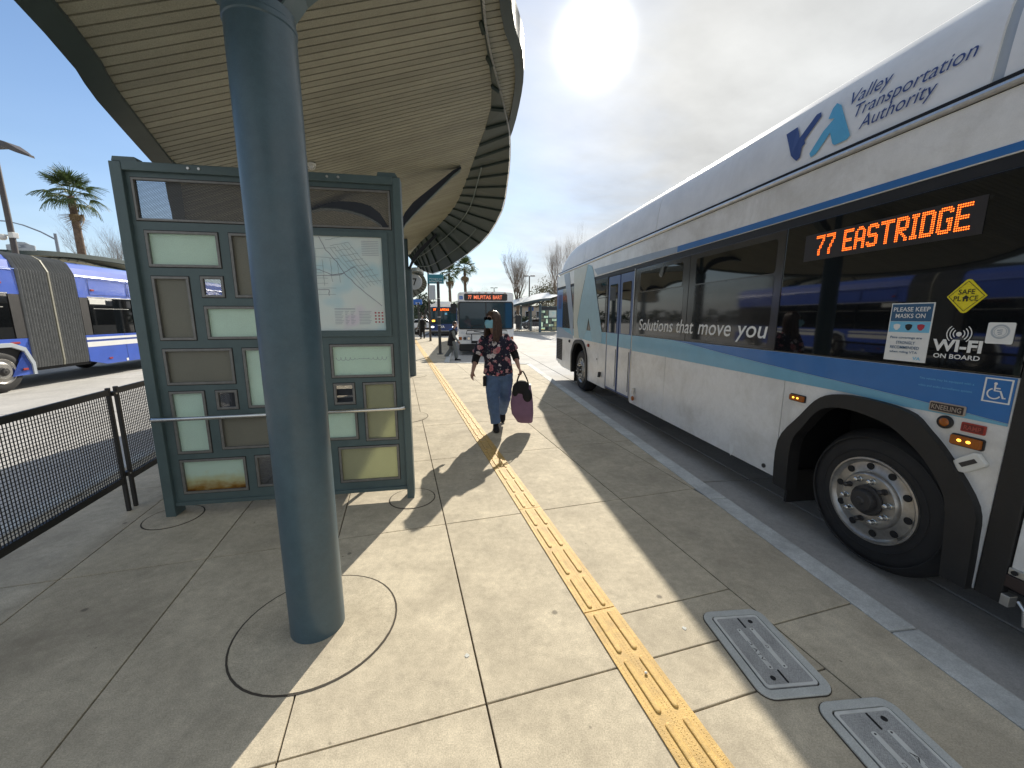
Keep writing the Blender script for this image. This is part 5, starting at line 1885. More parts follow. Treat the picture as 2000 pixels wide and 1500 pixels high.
    MB().prism([(Wd / 2 + a, 1.85 + b) for a, b in rrect(Wd / 2 - 0.06, 0.6, 0.1)], -0.012, 0.002, 'y').build('windshield', 'teal_glass', root)
    MB().box(0.02, Wd - 0.02, -0.1, 0.15, 0.22, 0.46).build('bumper', 'rubber', root, bevel=0.03)
    return root


main_bus()
far_bus_white()
far_bus_blue()


# ------------------------------------------------------------------ articulated bus on the left road
def artic_bus():
    th = R(8.5)
    u = (-math.sin(th), math.cos(th))
    # u and offset of the side that faces us
    W0 = Vector((-11.84, 8.993))
    s0 = u[0] * W0.x + u[1] * W0.y
    ox, oy = W0.x - u[0] * s0, W0.y - u[1] * s0
    root = thing('articulated_bus', 'long blue and white articulated bus with a grey bellows on the left road', 'bus', (ox, oy, -0.15), th, 'city buses at the station')
    Wd = 2.55
    # x = 0 is our side, body runs to -x

    def seg(y0, y1, wheels, cut0, cut1):
        prof_up = [(0.0, 2.30), (-0.015, 2.86), (-0.05, 2.92), (-0.10, 3.10), (-0.2, 3.22), (-0.45, 3.28)]
        prof_up = prof_up + [(-Wd - x, z) for x, z in prof_up[::-1]]
        up = MB().prism(prof_up, y0, y1, 'y').build('upper_body', 'artic_blue', root)
        # roof rail, its sky reflection painted in as a paler blue
        MB().box(-0.006, 0.012, y0 + 0.01, y1 - 0.01, 2.885, 2.91).build('roof_rail', 'artic_sky_sheen', root, bevel=0.004)
        low = [(y0, 0.50 if cut0 else 0.36), (y0 + (0.55 if cut0 else 0.0), 0.36)]
        for wy in wheels:
            low += [(wy - 0.66, 0.36), (wy - 0.66, 0.62), (wy - 0.52, 0.98), (wy - 0.25, 1.10), (wy + 0.25, 1.10), (wy + 0.52, 0.98), (wy + 0.66, 0.62), (wy + 0.66, 0.36)]
        low += [(y1 - (0.5 if cut1 else 0.0), 0.36), (y1, 0.46 if cut1 else 0.36), (y1, 1.24), (y0, 1.24)]
        MB().prism(low, -0.04, 0.0, 'x').build('lower_panel', 'artic_blue', root, bevel=0.003)
        MB().box(-Wd + 0.05, -0.05, y0 + 0.03, y1 - 0.03, 0.45, 2.3).build('core', 'black', root)
        for wy in wheels:
            pass
        # stripes, broken where the arch rises
        for zz0, zz1, m_ in ((1.105, 1.175, 'print_white'), (0.90, 1.045, 'print_white'), (1.062, 1.085, 'navy')):
            cuts = [y0 + 0.004] + [c for wy in wheels for c in (wy - 0.72, wy + 0.72)] + [y1 - 0.004]
            for a, b in zip(cuts[::2], cuts[1::2]):
                if b - a > 0.05:
                    MB().box(0.0012, 0.004, a, b, zz0, zz1).build('white_stripe' if m_ != 'navy' else 'thin_stripe', m_, root)
        for wy in wheels:
            MB().ring_prism([(wy - 0.70, 0.36), (wy - 0.70, 0.64), (wy - 0.55, 1.02), (wy - 0.26, 1.15), (wy + 0.26, 1.15), (wy + 0.55, 1.02), (wy + 0.70, 0.64), (wy + 0.70, 0.36)],
                            [(wy - 0.62, 0.36), (wy - 0.62, 0.60), (wy - 0.49, 0.94), (wy - 0.24, 1.05), (wy + 0.24, 1.05), (wy + 0.49, 0.94), (wy + 0.62, 0.60), (wy + 0.62, 0.36)], -0.03, 0.03, 'x', closed=False).build('wheel_arch', 'print_grey', root, bevel=0.006)
            wheel(root, -0.03, wy, 1, full=False)
            wheel(root, -Wd + 0.03, wy, -1, full=False)

    def windows(y0, y1, n):
        w = (y1 - y0) / n
        for k in range(n):
            a, b = y0 + k * w + 0.025, y0 + (k + 1) * w - 0.025
            o = MB().box(-0.03, 0.001, a, b, 1.25, 2.295).build('window', 'glass', root)
            MB().box(0.0015, 0.006, a + 0.12, b - 0.12, 1.985, 2.0).build('sash_bar', 'alu', o)
        MB().box(-0.02, 0.006, y0, y1, 2.302, 2.33).build('window_trim', 'alu', root)
    seg(3.2, 11.32, (10.64,), False, True)
    windows(3.6, 11.05, 5)
    MB().box(-0.03, 0.002, 11.06, 11.32, 1.25, 2.30).build('pillar', 'hub', root)
    seg(12.86, 22.0, (15.6, 20.5), True, False)
    MB().box(-0.03, 0.002, 12.86, 13.10, 1.25, 2.30).build('pillar', 'hub', root)
    windows(13.11, 20.8, 5)
    o = MB().box(0.0025, 0.005, 13.16, 13.68, 2.12, 2.27).build('window_notice', 'cover_white', root)
    # seams and markers
    for y in (14.2, 9.0):
        MB().box(-0.004, 0.0035, y, y + 0.012, 0.38, 1.24).build('panel_seam', 'navy', root)
    for y, z in ((13.3, 2.52), (10.9, 2.55), (13.55, 0.52), (11.1, 0.50)):
        MB().box(0.0, 0.02, y - 0.06, y + 0.06, z - 0.025, z + 0.025).build('side_marker', 'redlamp', root, bevel=0.008)
    MB().box(0.0, 0.02, 10.9, 11.1, 1.12, 1.165).build('side_marker', 'redlamp', root, bevel=0.006)
    MB().box(0.002, 0.006, 14.12, 14.20, 0.38, 0.46).build('reflector', 'print_white', root)
    for ya, yb in ((13.2, 14.55), (14.6, 16.4)):
        MB().ring_prism([(ya, 2.38), (yb, 2.38), (yb, 2.82), (ya, 2.82)], [(ya + .012, 2.392), (yb - .012, 2.392), (yb - .012, 2.808), (ya + .012, 2.808)], 0.0, 0.006, 'x').build('hatch_outline', 'navy', root)
    # bellows of many folds
    y0, y1 = 11.34, 12.84
    nf = 26
    bm_ = [(0.01, 0.50), (0.03, 0.62), (0.03, 2.90), (-0.02, 3.02), (-0.10, 3.20), (-0.25, 3.30), (-0.5, 3.34)]
    full = bm_ + [(-Wd - x, z) for x, z in bm_[::-1]]
    for half, (a, b) in enumerate(((y0, (y0 + y1) / 2 - 0.03), ((y0 + y1) / 2 + 0.03, y1))):
        nf = 10
        for k in range(nf):
            ya = a + (b - a) * k / nf
            yb = a + (b - a) * (k + 1) / nf
            ym = (ya + yb) / 2
            st = []
            for yy, d in ((ya, 0.055), (ya + (ym - ya) * 0.55, 0.012), (ym, 0.0), (yb - (yb - ym) * 0.55, 0.012), (yb, 0.055)):
                cx_, cz_ = -Wd / 2, 1.9
                row = []
                for x, z in full:
                    dx, dz = cx_ - x, cz_ - z
                    row.append((x + (d if dx > 0 else -d) * (1 if abs(dx) > 0.9 else abs(dx) / 0.9), yy, z + (-d if dz < 0 and z > 2.9 else 0)))
                st.append(row)
            m_ = len(full)
            vs = [p for r_ in st for p in r_]
            fs = [(i * m_ + q, i * m_ + q + 1, (i + 1) * m_ + q + 1, (i + 1) * m_ + q) for i in range(4) for q in range(m_ - 1)]
            MB().add(vs, fs).build('bellows_fold', 'bellows', root, smooth='auto')
    ym = (y0 + y1) / 2
    MB().prism(full, ym - 0.02, ym + 0.02, 'y').build('bellows_hoop', 'bellows_tan', root)
    MB().box(-Wd + 0.1, -0.06, y0 - 0.1, y1 + 0.1, 0.42, 2.95).build('joint_core', 'black', root)
    return root


artic_bus()


# ------------------------------------------------------------------ people
def remeshed(mb, name, m, parent, voxel=0.012, smooth_it=4):
    me = mb.mesh(name + '_src', fix=True)
    o = bpy.data.objects.new(name, me)
    COL.objects.link(o)
    r = o.modifiers.new('r', 'REMESH')
    r.mode = 'VOXEL'
    r.voxel_size = voxel
    r.use_smooth_shade = True
    s_ = o.modifiers.new('s', 'SMOOTH')
    s_.factor = 0.5
    s_.iterations = smooth_it
    bpy.context.view_layer.update()
    dg = bpy.context.evaluated_depsgraph_get()
    me2 = bpy.data.meshes.new_from_object(o.evaluated_get(dg))
    bpy.data.objects.remove(o)
    me2.materials.clear()
    return link(name, me2, m, parent, True)


def head_into(mb, c, yaw, k=1.0, tilt=0.0):
    """c: centre of the skull; yaw 0 looks towards -y, positive turns towards +x"""
    rot = Matrix.Rotation(yaw, 3, 'Z') @ Matrix.Rotation(tilt, 3, 'X')
    def P(x, y, z):
        return Vector(c) + rot @ Vector((x * k, y * k, z * k))
    mb.ell(P(0, 0.012, 0.03), (0.074 * k, 0.094 * k, 0.092 * k), 20, 14, rot)
    mb.ell(P(0, -0.022, -0.035), (0.062 * k, 0.068 * k, 0.085 * k), 18, 12, rot)
    mb.ell(P(0, -0.055, -0.092), (0.032 * k, 0.028 * k, 0.022 * k), 12, 8, rot)
    mb.tube([P(0, -0.088, 0.008), P(0, -0.112, -0.034), P(0, -0.096, -0.042)], [0.010 * k, 0.015 * k, 0.012 * k], 8)
    mb.ell(P(0, -0.083, -0.067), (0.026 * k, 0.014 * k, 0.010 * k), 10, 6, rot)
    for s_ in (-1, 1):
        mb.ell(P(s_ * 0.076, 0.012, -0.01), (0.010 * k, 0.020 * k, 0.032 * k), 10, 8, rot)
        mb.ell(P(s_ * 0.03, -0.078, 0.02), (0.02 * k, 0.018 * k, 0.008 * k), 10, 6, rot)
    return P


def hand_into(mb, wrist, d, palm_n, k=1.0, curl=0.5, thumb=1):
    """five separate fingers; d points along the hand, palm_n out of the palm"""
    d = Vector(d).normalized()
    pn = Vector(palm_n)
    pn = (pn - d * pn.dot(d)).normalized()
    sd = d.cross(pn)
    w = Vector(wrist)
    mb.tube([w - d * 0.02, w + d * 0.03, w + d * 0.085], [(0.024, 0.018), (0.036, 0.016), (0.040, 0.014)], 10, side=tuple(sd))
    for i, (off, ln) in enumerate(((-0.030, 0.070), (-0.010, 0.082), (0.010, 0.077), (0.030, 0.060))):
        p = w + d * 0.08 + sd * off
        path = [p - d * 0.02]
        a = 0.0
        for seg_, f in ((0, 0.45), (1, 0.32), (2, 0.23)):
            a += curl * (0.55 + 0.15 * seg_) * 1.3
            p = p + (d * math.cos(a) + pn * math.sin(a)) * ln * f * k
            path.append(p)
        mb.tube(path, [0.0095, 0.009, 0.008, 0.0065], 7)
    t0 = w + d * 0.02 + sd * 0.03 * thumb
    mb.tube([t0, t0 + (d * 0.6 + sd * thumb * 0.8).normalized() * 0.035, t0 + (d * 0.9 + sd * thumb * 0.5 + pn * 0.5).normalized() * 0.066], [0.013, 0.011, 0.008], 7)


def lerp3(a, b, f):
    return tuple(a[i] + (b[i] - a[i]) * f for i in range(3))


def shoe(name, ankle, yaw, pitch, m, parent, k=1.0):
    rot = Matrix.Rotation(yaw, 3, 'Z') @ Matrix.Rotation(pitch, 3, 'X')
    def P(x, y, z):
        return Vector(ankle) + rot @ Vector((x * k, y * k, z * k))
    mb = MB()
    mb.tube([P(0, 0.075, -0.055), P(0, 0.04, -0.05), P(0, -0.04, -0.055), P(0, -0.12, -0.065), P(0, -0.17, -0.072)], [(0.028, 0.030), (0.040, 0.045), (0.045, 0.040), (0.048, 0.028), (0.03, 0.014)], 14, side=(1, 0, 0))
    mb.tube([P(0, 0.025, -0.06), P(0, 0.02, 0.02)], [0.042, 0.04], 12)
    o = remeshed(mb, name, m, parent, 0.008, 3)
    sole = MB()
    ol = [P(0.045 * math.cos(q) * (1.0 if math.sin(q) < 0 else 0.8), -0.045 - 0.135 * -math.sin(q) * (1 if math.sin(q) > 0 else 1.0) * 1.0, 0) for q in [2 * math.pi * i / 24 for i in range(24)]]
    v = [P(0.047 * math.cos(2 * math.pi * i / 24), -0.045 + 0.132 * math.sin(2 * math.pi * i / 24), -0.092) for i in range(24)] + [P(0.048 * math.cos(2 * math.pi * i / 24), -0.045 + 0.135 * math.sin(2 * math.pi * i / 24), -0.076) for i in range(24)]
    sole.add(v, [tuple(range(23, -1, -1)), tuple(range(24, 48))] + [(i, (i + 1) % 24, 24 + (i + 1) % 24, 24 + i) for i in range(24)])
    sole.build('sole', 'rubber', o)
    return o


def woman():
    X, Y = -0.20, 5.55
    root = thing('person', 'woman in floral top, jeans and pale blue face mask walking towards the camera', 'person', (X, Y, 0))
    def w(p):
        return Vector((p[0] - X, p[1] - Y, p[2]))
    hc = (-0.275, 5.52, 1.565)
    yaw = R(-40)
    shL, shR = (-0.400, 5.555, 1.305), (-0.085, 5.59, 1.325)
    elL, elR = (-0.515, 5.56, 1.04), (0.040, 5.60, 1.085)
    wrL, wrR = (-0.545, 5.37, 0.87), (0.098, 5.46, 0.905)
    neck = (-0.25, 5.56, 1.36)
    hip = (-0.19, 5.57, 0.84)
    hL, hR = (-0.275, 5.57, 0.80), (-0.095, 5.57, 0.80)
    kL, kR = (-0.275, 5.46, 0.455), (-0.105, 5.60, 0.45)
    aL, aR = (-0.232, 5.43, 0.10), (-0.148, 5.88, 0.175)
    b = MB()
    P = head_into(b, w(hc), yaw, 1.0)
    b.tube([w(neck) - Vector((0, 0, 0.06)), w(neck) + Vector((0, 0, 0.04)), w(hc) - Vector((0, -0.015, 0.07))], [0.055, 0.05, 0.052], 12)
    b.tube([w(hip) - Vector((0, 0, 0.02)), w((-0.205, 5.57, 1.0)), w((-0.225, 5.56, 1.2)), w(neck) - Vector((0, 0, 0.05))], [(0.15, 0.10), (0.135, 0.09), (0.15, 0.095), (0.07, 0.06)], 14)
    for s_, e_, r_ in ((shL, elL, wrL), (shR, elR, wrR)):
        b.tube([w(neck) - Vector((0, 0, 0.07)), w(s_), w(lerp3(s_, e_, 0.5)), w(e_), w(lerp3(e_, r_, 0.4)), w(r_)], [0.05, 0.052, 0.045, 0.038, 0.037, 0.024], 10)
    for h_, k_, a_ in ((hL, kL, aL), (hR, kR, aR)):
        b.tube([w(hip), w(h_), w(lerp3(h_, k_, 0.5)), w(k_), w(lerp3(k_, a_, 0.35)), w(a_)], [0.08, 0.085, 0.07, 0.05, 0.048, 0.033], 10)
    hand_into(b, w(wrL), (-0.02, -0.05, -0.1), (0.6, -0.3, 0), curl=0.55, thumb=-1)
    hand_into(b, w(wrR), (0.03, -0.05, -0.06), (-0.6, 0.2, -0.2), curl=1.1, thumb=1)
    remeshed(b, 'body', 'skin', root, 0.0085, 4)
    # jeans
    j = MB()
    j.tube([w((-0.195, 5.57, 0.93)), w((-0.19, 5.57, 0.84)), w((-0.185, 5.575, 0.74))], [(0.175, 0.125), (0.188, 0.135), (0.185, 0.125)], 18)
    for h_, k_, a_ in ((hL, kL, aL), (hR, kR, aR)):
        j.tube([w((h_[0], h_[1], 0.82)), w(lerp3(h_, k_, 0.35)), w(lerp3(h_, k_, 0.75)), w(k_), w(lerp3(k_, a_, 0.4)), w(lerp3(k_, a_, 0.8)), w(lerp3(k_, a_, 0.99))], [(0.112, 0.125), (0.112, 0.115), (0.098, 0.10), (0.090, 0.092), (0.082, 0.088), (0.074, 0.082), (0.070, 0.08)], 14)
    # creases at knee and hip
    jo = remeshed(j, 'jeans', 'jeans', root, 0.011, 3)
    for v in jo.data.vertices:
        n_ = mnoise.noise(Vector((v.co.x * 9, v.co.y * 9, v.co.z * 22))) * 0.006
        v.co += v.normal * n_
    # floral top with loose half sleeves
    t = MB()
    t.tube([w((-0.205, 5.565, 0.79)), w((-0.20, 5.565, 0.86)), w((-0.205, 5.565, 1.0)), w((-0.225, 5.555, 1.15)), w((-0.235, 5.555, 1.26)), w((-0.245, 5.565, 1.345)), w((-0.25, 5.565, 1.385))],
           [(0.212, 0.148), (0.208, 0.148), (0.192, 0.138), (0.185, 0.138), (0.182, 0.125), (0.120, 0.09), (0.068, 0.062)], 22)
    for s_, e_ in ((shL, elL), (shR, elR)):
        t.tube([w((-0.245, 5.565, 1.295)), w(s_), w(lerp3(s_, e_, 0.4)), w(lerp3(s_, e_, 0.80))], [0.07, 0.064, 0.076, 0.090], 14)
    to = remeshed(t, 'floral_top', 'floral', root, 0.011, 3)
    for v in to.data.vertices:
        n_ = mnoise.noise(Vector((v.co.x * 14, v.co.y * 14, v.co.z * 7))) * 0.011 + mnoise.noise(Vector((v.co.x * 30, v.co.y * 30, v.co.z * 20))) * 0.004
        v.co += v.normal * n_
    for s_, e_, r_ in ((shL, elL, wrL), (shR, elR, wrR)):
        sv = MB().tube([w(lerp3(s_, e_, 0.45)), w(e_), w(lerp3(e_, r_, 0.30)), w(lerp3(e_, r_, 0.42))], [0.058, 0.056, 0.052, 0.050], 14)
        remeshed(sv, 'black_sleeve', 'black_cloth', root, 0.009, 3)
    shoe('shoe', w((aL[0], aL[1] + 0.0, 0.095)), R(6), R(-3), 'black_cloth', root)
    shoe('shoe', w((aR[0], aR[1] + 0.02, 0.175)), R(2), R(38), 'black_cloth', root)
    # face mask
    mk = MB()
    rows = []
    for i in range(9):
        f = i / 8
        row = []
        for k in range(13):
            a = R(-78 + 156 * k / 12)
            z = 0.008 - 0.112 * f
            rr = 0.084 + 0.034 * math.sin(math.pi * min(1, f * 1.15)) * math.cos(a) ** 2
            pl = 0.003 * math.sin(f * 22)
            row.append(P(0.084 * math.sin(a) * (1 - 0.12 * f), -0.018 - (rr + pl) * math.cos(a) * 1.02, z))
        rows.append(row)
    vs = [p for r_ in rows for p in r_]
    vs += [p + (Vector(w(hc)) - p).normalized() * 0.004 for p in vs]
    n0 = 9 * 13
    fs = []
    for i in range(8):
        for k in range(12):
            q = (i * 13 + k, i * 13 + k + 1, (i + 1) * 13 + k + 1, (i + 1) * 13 + k)
            fs += [q, tuple(n0 + x for x in q[::-1])]
    mk.add(vs, fs)
    mk.build('face_mask', 'mask', root, smooth=True)
    for s_ in (-1, 1):
        MB().tube([P(s_ * 0.066, -0.035, -0.01), P(s_ * 0.082, 0.0, 0.0), P(s_ * 0.08, 0.02, -0.02), P(s_ * 0.066, -0.03, -0.07)], 0.002, 5).build('mask_strap', 'mask_white', root)
    # dark glasses
    gl = MB()
    for s_ in (-1, 1):
        gl.prism([(0, 0)] * 0 or [(s_ * 0.034 + a, 0.024 + c) for a, c in rrect(0.030, 0.022, 0.012)], -0.100, -0.094, 'y')
    gl.box(-0.008, 0.008, -0.100, -0.095, 0.026, 0.032)
    for s_ in (-1, 1):
        gl.box(min(s_ * 0.062, s_ * 0.072), max(s_ * 0.062, s_ * 0.072), -0.097, -0.0, 0.026, 0.033)
    gl.v = [tuple(P(*v)) for v in gl.v]
    gl.build('glasses', 'glass', root)
    # long straight hair in locks
    hr = MB()
    rnd = random.Random(3)
    rot = Matrix.Rotation(yaw, 3, 'Z')
    hr.ell(P(0, 0.022, 0.038), (0.083, 0.100, 0.094), 20, 12, rot)
    for i in range(330):
        a = R(rnd.uniform(-40, 222))            # angle round the head; the face lies at 270
        dx, dy = math.cos(a), math.sin(a)
        front = max(0.0, -dy)
        ln = rnd.uniform(0.24, 0.33) - 0.02 * abs(dx)
        r0 = rnd.uniform(0.96, 1.10)
        pts = [P(0.012 * dx, 0.02 + 0.012 * dy, 0.133 * rnd.uniform(0.97, 1.02)),
               P(0.045 * dx * r0, 0.018 + 0.055 * dy * r0, 0.120), P(0.078 * dx * r0, 0.016 + 0.094 * dy * r0, 0.072),
               P(0.088 * dx * r0, 0.016 + 0.102 * dy * r0, 0.0)]
        for q in range(1, 6):
            f = q / 5
            sp = 1.0 + 0.10 * f
            wob = 0.006 * math.sin(f * 5 + i)
            pts.append(P((0.090 * sp + wob) * dx * r0 + 0.010 * (1 if dx > 0 else -1) * f, 0.018 + (0.100 + 0.0 * f) * dy * r0 - (0.035 * f if dy < 0.3 else -0.005 * f), -ln * f))
        hr.tube(pts, [0.006, 0.0105, 0.012, 0.012, 0.012, 0.0115, 0.011, 0.009, 0.004], 5, cap=False)
    hr.build('hair', 'hair', root, smooth=True)
    # phone holster on the belt
    MB().box(-0.035, 0.012, -0.055, 0.045, 0.62, 0.76).build('phone_holster', 'black_cloth', root, bevel=0.008).location = w((-0.378, 5.50, 0.02))

    # tote bag she carries
    bx, by = 0.135, 5.44
    bag = thing('tote_bag', 'purple cloth tote bag with black things on top in the woman hand', 'bag', (bx, by, 0))
    bm_ = MB()
    st = []
    for z, x0, x1, dpt in ((0.115, -0.02, 0.155, 0.055), (0.13, -0.055, 0.165, 0.075), (0.25, -0.135, 0.172, 0.10), (0.40, -0.160, 0.165, 0.105), (0.54, -0.145, 0.150, 0.10), (0.645, -0.120, 0.135, 0.085), (0.66, -0.115, 0.13, 0.075), (0.60, -0.105, 0.12, 0.065)):
        cx_, hx = (x0 + x1) / 2, (x1 - x0) / 2
        st.append([(cx_ + hx * math.copysign(abs(math.cos(q)) ** 0.6, math.cos(q)), dpt * math.copysign(abs(math.sin(q)) ** 0.7, math.sin(q)), z) for q in [2 * math.pi * k / 28 for k in range(28)]])
    vs = [p for r_ in st for p in r_]
    fs = [(i * 28 + k, i * 28 + (k + 1) % 28, (i + 1) * 28 + (k + 1) % 28, (i + 1) * 28 + k) for i in range(len(st) - 1) for k in range(28)]
    fs += [tuple(range(27, -1, -1)), tuple((len(st) - 1) * 28 + k for k in range(28))]
    bo = bm_.add(vs, fs).build('bag_body', 'tote', bag, smooth=True)
    for v in bo.data.vertices:
        v.co += v.normal * 0.012 * mnoise.noise(v.co * 9)
    for y in (-0.06, 0.06):
        top = Vector((0.005, -0.03, 0.865))
        MB().tube([(-0.085, y, 0.63), (-0.05, y * 0.7, 0.76), (-0.012, y * 0.3 - 0.02, 0.855), tuple(top), (0.025, y * 0.3 - 0.02, 0.855), (0.08, y * 0.7, 0.74), (0.115, y, 0.62)], 0.0085, 6).build('handle', 'black_cloth', bag, smooth='auto')
    ht = MB()
    ht.ell((0.0, -0.03, 0.62), (0.125, 0.085, 0.115), 18, 12)
    ht.ell((0.075, -0.075, 0.52), (0.075, 0.05, 0.10), 14, 10)
    ht.ell((-0.085, -0.06, 0.58), (0.05, 0.05, 0.09), 14, 10)
    jk = remeshed(ht, 'black_jacket', 'black_cloth', bag, 0.012, 3)
    MB().box(0.10, 0.135, -0.04, 0.05, 0.50, 0.67).build('paper', 'print_white', bag, bevel=0.004)


woman()


def walker(name_label, X, Y, z0, kind):
    root = thing('person', name_label, 'person', (X, Y, z0))
    b, tr, tp = MB(), MB(), MB()
    V = Vector
    if kind == 'man':
        # walking towards +x, bent forward
        hip = V((-0.06, 0, 0.80))
        ch = V((0.02, 0, 1.16))
        nk = V((0.06, 0, 1.30))
        hd = V((0.10, 0, 1.46))
        P = head_into(b, hd, R(80), 1.0)
        b.tube([nk - V((0.03, 0, 0.05)), hd - V((0.02, 0, 0.06))], [0.055, 0.05], 10)
        legs = (((0.0, -0.08, 0.78), (0.10, -0.08, 0.44), (0.14, -0.08, 0.09), 0.0), ((-0.08, 0.08, 0.78), (-0.10, 0.08, 0.44), (-0.34, 0.08, 0.12), 0.25))
        for h_, k_, a_, pt_ in legs:
            tr.tube([h_, k_, lerp3(k_, a_, 0.97)], [0.105, 0.085, 0.078], 12)
            b.tube([h_, k_, a_], [0.07, 0.05, 0.035], 8)
            shoe('shoe', V(a_), R(90), R(-2) if pt_ == 0 else R(14), 'black_cloth', root, 1.05)
        tr.tube([(-0.07, 0, 0.74), (-0.05, 0, 0.90)], [(0.13, 0.16), (0.13, 0.16)], 14, side=(1, 0, 0))
        tp.tube([(-0.07, 0, 0.60), (-0.06, 0, 0.80), (-0.02, 0, 1.0), (0.02, 0, 1.18), (0.045, 0, 1.28)], [(0.165, 0.20), (0.155, 0.19), (0.14, 0.185), (0.13, 0.19), (0.08, 0.10)], 16, side=(1, 0, 0))
        arms = (((0.03, -0.19, 1.20), (0.10, -0.22, 0.95), (0.24, -0.18, 0.78)), ((0.0, 0.19, 1.20), (-0.08, 0.22, 0.93), (-0.02, 0.2, 0.70)))
        for s_, e_, r_ in arms:
            sl_ = MB().tube([s_, e_, lerp3(e_, r_, 0.9)], [0.065, 0.055, 0.045], 10)
            remeshed(sl_, 'sleeve', 'grey_cloth', root, 0.016, 3)
            b.tube([s_, e_, r_], [0.04, 0.035, 0.026], 8)
            hand_into(b, r_, V(r_) - V(e_), (0.3, 0, -0.5), curl=0.6, thumb=1)
        remeshed(b, 'body', 'skin', root, 0.013, 3)
        remeshed(tr, 'trousers', 'grey_cloth', root, 0.016, 3)
        remeshed(tp, 'vest', 'black_cloth', root, 0.016, 3)
        hr = MB()
        hr.ell(hd + V((-0.018, 0, 0.035)), (0.098, 0.080, 0.085), 16, 10)
        hr.ell(hd + V((-0.055, 0, -0.02)), (0.052, 0.07, 0.06), 14, 8)
        hr.build('hair', 'hair_dark', root, smooth=True)
        MB().tube([(-0.10, -0.02, 1.20), (-0.02, -0.08, 1.27), (0.10, -0.05, 1.24)], [(0.09, 0.06), (0.07, 0.05), (0.04, 0.03)], 10).build('hood', 'blue_cloth', root, smooth=True)
        MB().ell(hd + V((0.082, 0, -0.05)), (0.03, 0.055, 0.045), 12, 8).build('face_mask', 'mask_white', root, smooth=True)
    else:
        P = head_into(b, V((0.0, -0.02, 1.53)), 0.0, 1.0)
        b.tube([(0, 0, 1.34), (0, -0.01, 1.46)], [0.055, 0.05], 10)
        for h_, k_, a_, pt_ in (((-0.09, 0, 0.80), (-0.10, -0.05, 0.45), (-0.12, -0.12, 0.095), 0.0), ((0.08, 0, 0.80), (0.08, 0.0, 0.45), (0.07, 0.16, 0.14), 0.5)):
            tr.tube([h_, k_, lerp3(k_, a_, 0.97)], [0.10, 0.075, 0.065], 12)
            b.tube([h_, k_, a_], [0.07, 0.05, 0.035], 8)
            shoe('shoe', V(a_), 0.0, R(-2) if pt_ == 0 else R(25), 'black_cloth', root, 1.0)
        tr.tube([(0, 0, 0.74), (0, 0, 0.92)], [(0.17, 0.12)] * 2, 14)
        tp.tube([(0, 0, 0.76), (0, 0, 0.95), (0, 0, 1.15), (0, 0, 1.30), (0, 0, 1.39)], [(0.19, 0.13), (0.18, 0.13), (0.20, 0.13), (0.19, 0.115), (0.08, 0.07)], 16)
        for s_, e_, r_ in (((-0.20, 0, 1.30), (-0.29, 0.0, 1.03), (-0.36, -0.05, 0.82)), ((0.20, 0, 1.30), (0.25, 0.02, 1.02), (0.27, -0.10, 0.86))):
            sl_ = MB().tube([s_, e_, lerp3(e_, r_, 0.92)], [0.062, 0.055, 0.045], 10)
            remeshed(sl_, 'sleeve', 'grey_cloth', root, 0.018, 3)
            b.tube([s_, e_, r_], [0.04, 0.035, 0.026], 8)
            hand_into(b, r_, V(r_) - V(e_), (0, -0.4, 0), curl=0.9, thumb=1)
        remeshed(b, 'body', 'skin', root, 0.014, 3)
        remeshed(tr, 'trousers', 'black_cloth', root, 0.018, 3)
        remeshed(tp, 'jacket', 'black_cloth', root, 0.018, 3)
        hr = MB()
        hr.ell((0, 0.005, 1.575), (0.082, 0.10, 0.088), 16, 10)
        hr.build('hair', 'hair_dark', root, smooth=True)
        MB().ell((0, -0.10, 1.475), (0.058, 0.03, 0.045), 12, 8).build('face_mask', 'mask_white', root, smooth=True)
        bag = thing('shopping_bag', 'dark shopping bag hanging from the far walker hand', 'bag', (X - 0.40, Y - 0.08, z0))
        MB().prism([(-0.20, 0.30), (0.16, 0.27), (0.19, 0.66), (-0.16, 0.69)], -0.08, 0.08, 'y').build('bag_body', 'black_cloth', bag, bevel=0.02)
        MB().tube([(-0.10, 0, 0.67), (-0.06, 0, 0.78), (0.0, 0, 0.83), (0.06, 0, 0.78), (0.10, 0, 0.66)], 0.012, 6).build('handle', 'black_cloth', bag)
        MB().box(-0.08, 0.04, -0.086, -0.08, 0.52, 0.64).build('bag_print', 'print_grey', bag)
    return root


walker('man in a dark vest and grey trousers stepping in front of the white bus', -2.40, 15.9, -0.15, 'man')
walker('distant person in dark clothes walking along the platform with a bag', -6.60, 29.0, 0.0, 'far')


# ------------------------------------------------------------------ signs and poles
sp = thing('stop_sign_post', 'dark post with a teal stop sign and a grey timetable board beyond the woman', 'sign', (-3.12, 16.9, 0), R(8))
MB().lathe([(0.14, 0.0), (0.14, 0.02), (0.062, 0.05), (0.062, 3.05)], n=20).build('post', 'pole_dark', sp, smooth='auto')
b_ = MB().box(-0.42, 0.24, -0.03, 0.03, 2.98, 3.36).build('sign_board', 'sign_teal', sp, bevel=0.02)
lettering('board_text', 'Montague and', 'print_white', b_, (-0.34, 0.16, 3.14, 3.20), lambda a, b: (a, -0.033, b))
lettering('board_text', 'the Great Mall Transit', 'print_white', b_, (-0.36, 0.18, 3.04, 3.11), lambda a, b: (a, -0.033, b))
MB().box(-0.40, -0.12, -0.02, 0.02, 2.32, 2.92).build('timetable_board', 'print_grey', sp, bevel=0.01)
for z in (2.35, 1.58, 1.23):
    MB().lathe([(0.068, z), (0.068, z + 0.03)], n=20).build('strap', 'alu', sp, smooth='auto')
tp_ = thing('thin_post', 'thin grey post rising behind the teal stop sign', 'post', (-5.42, 26.0, 0))
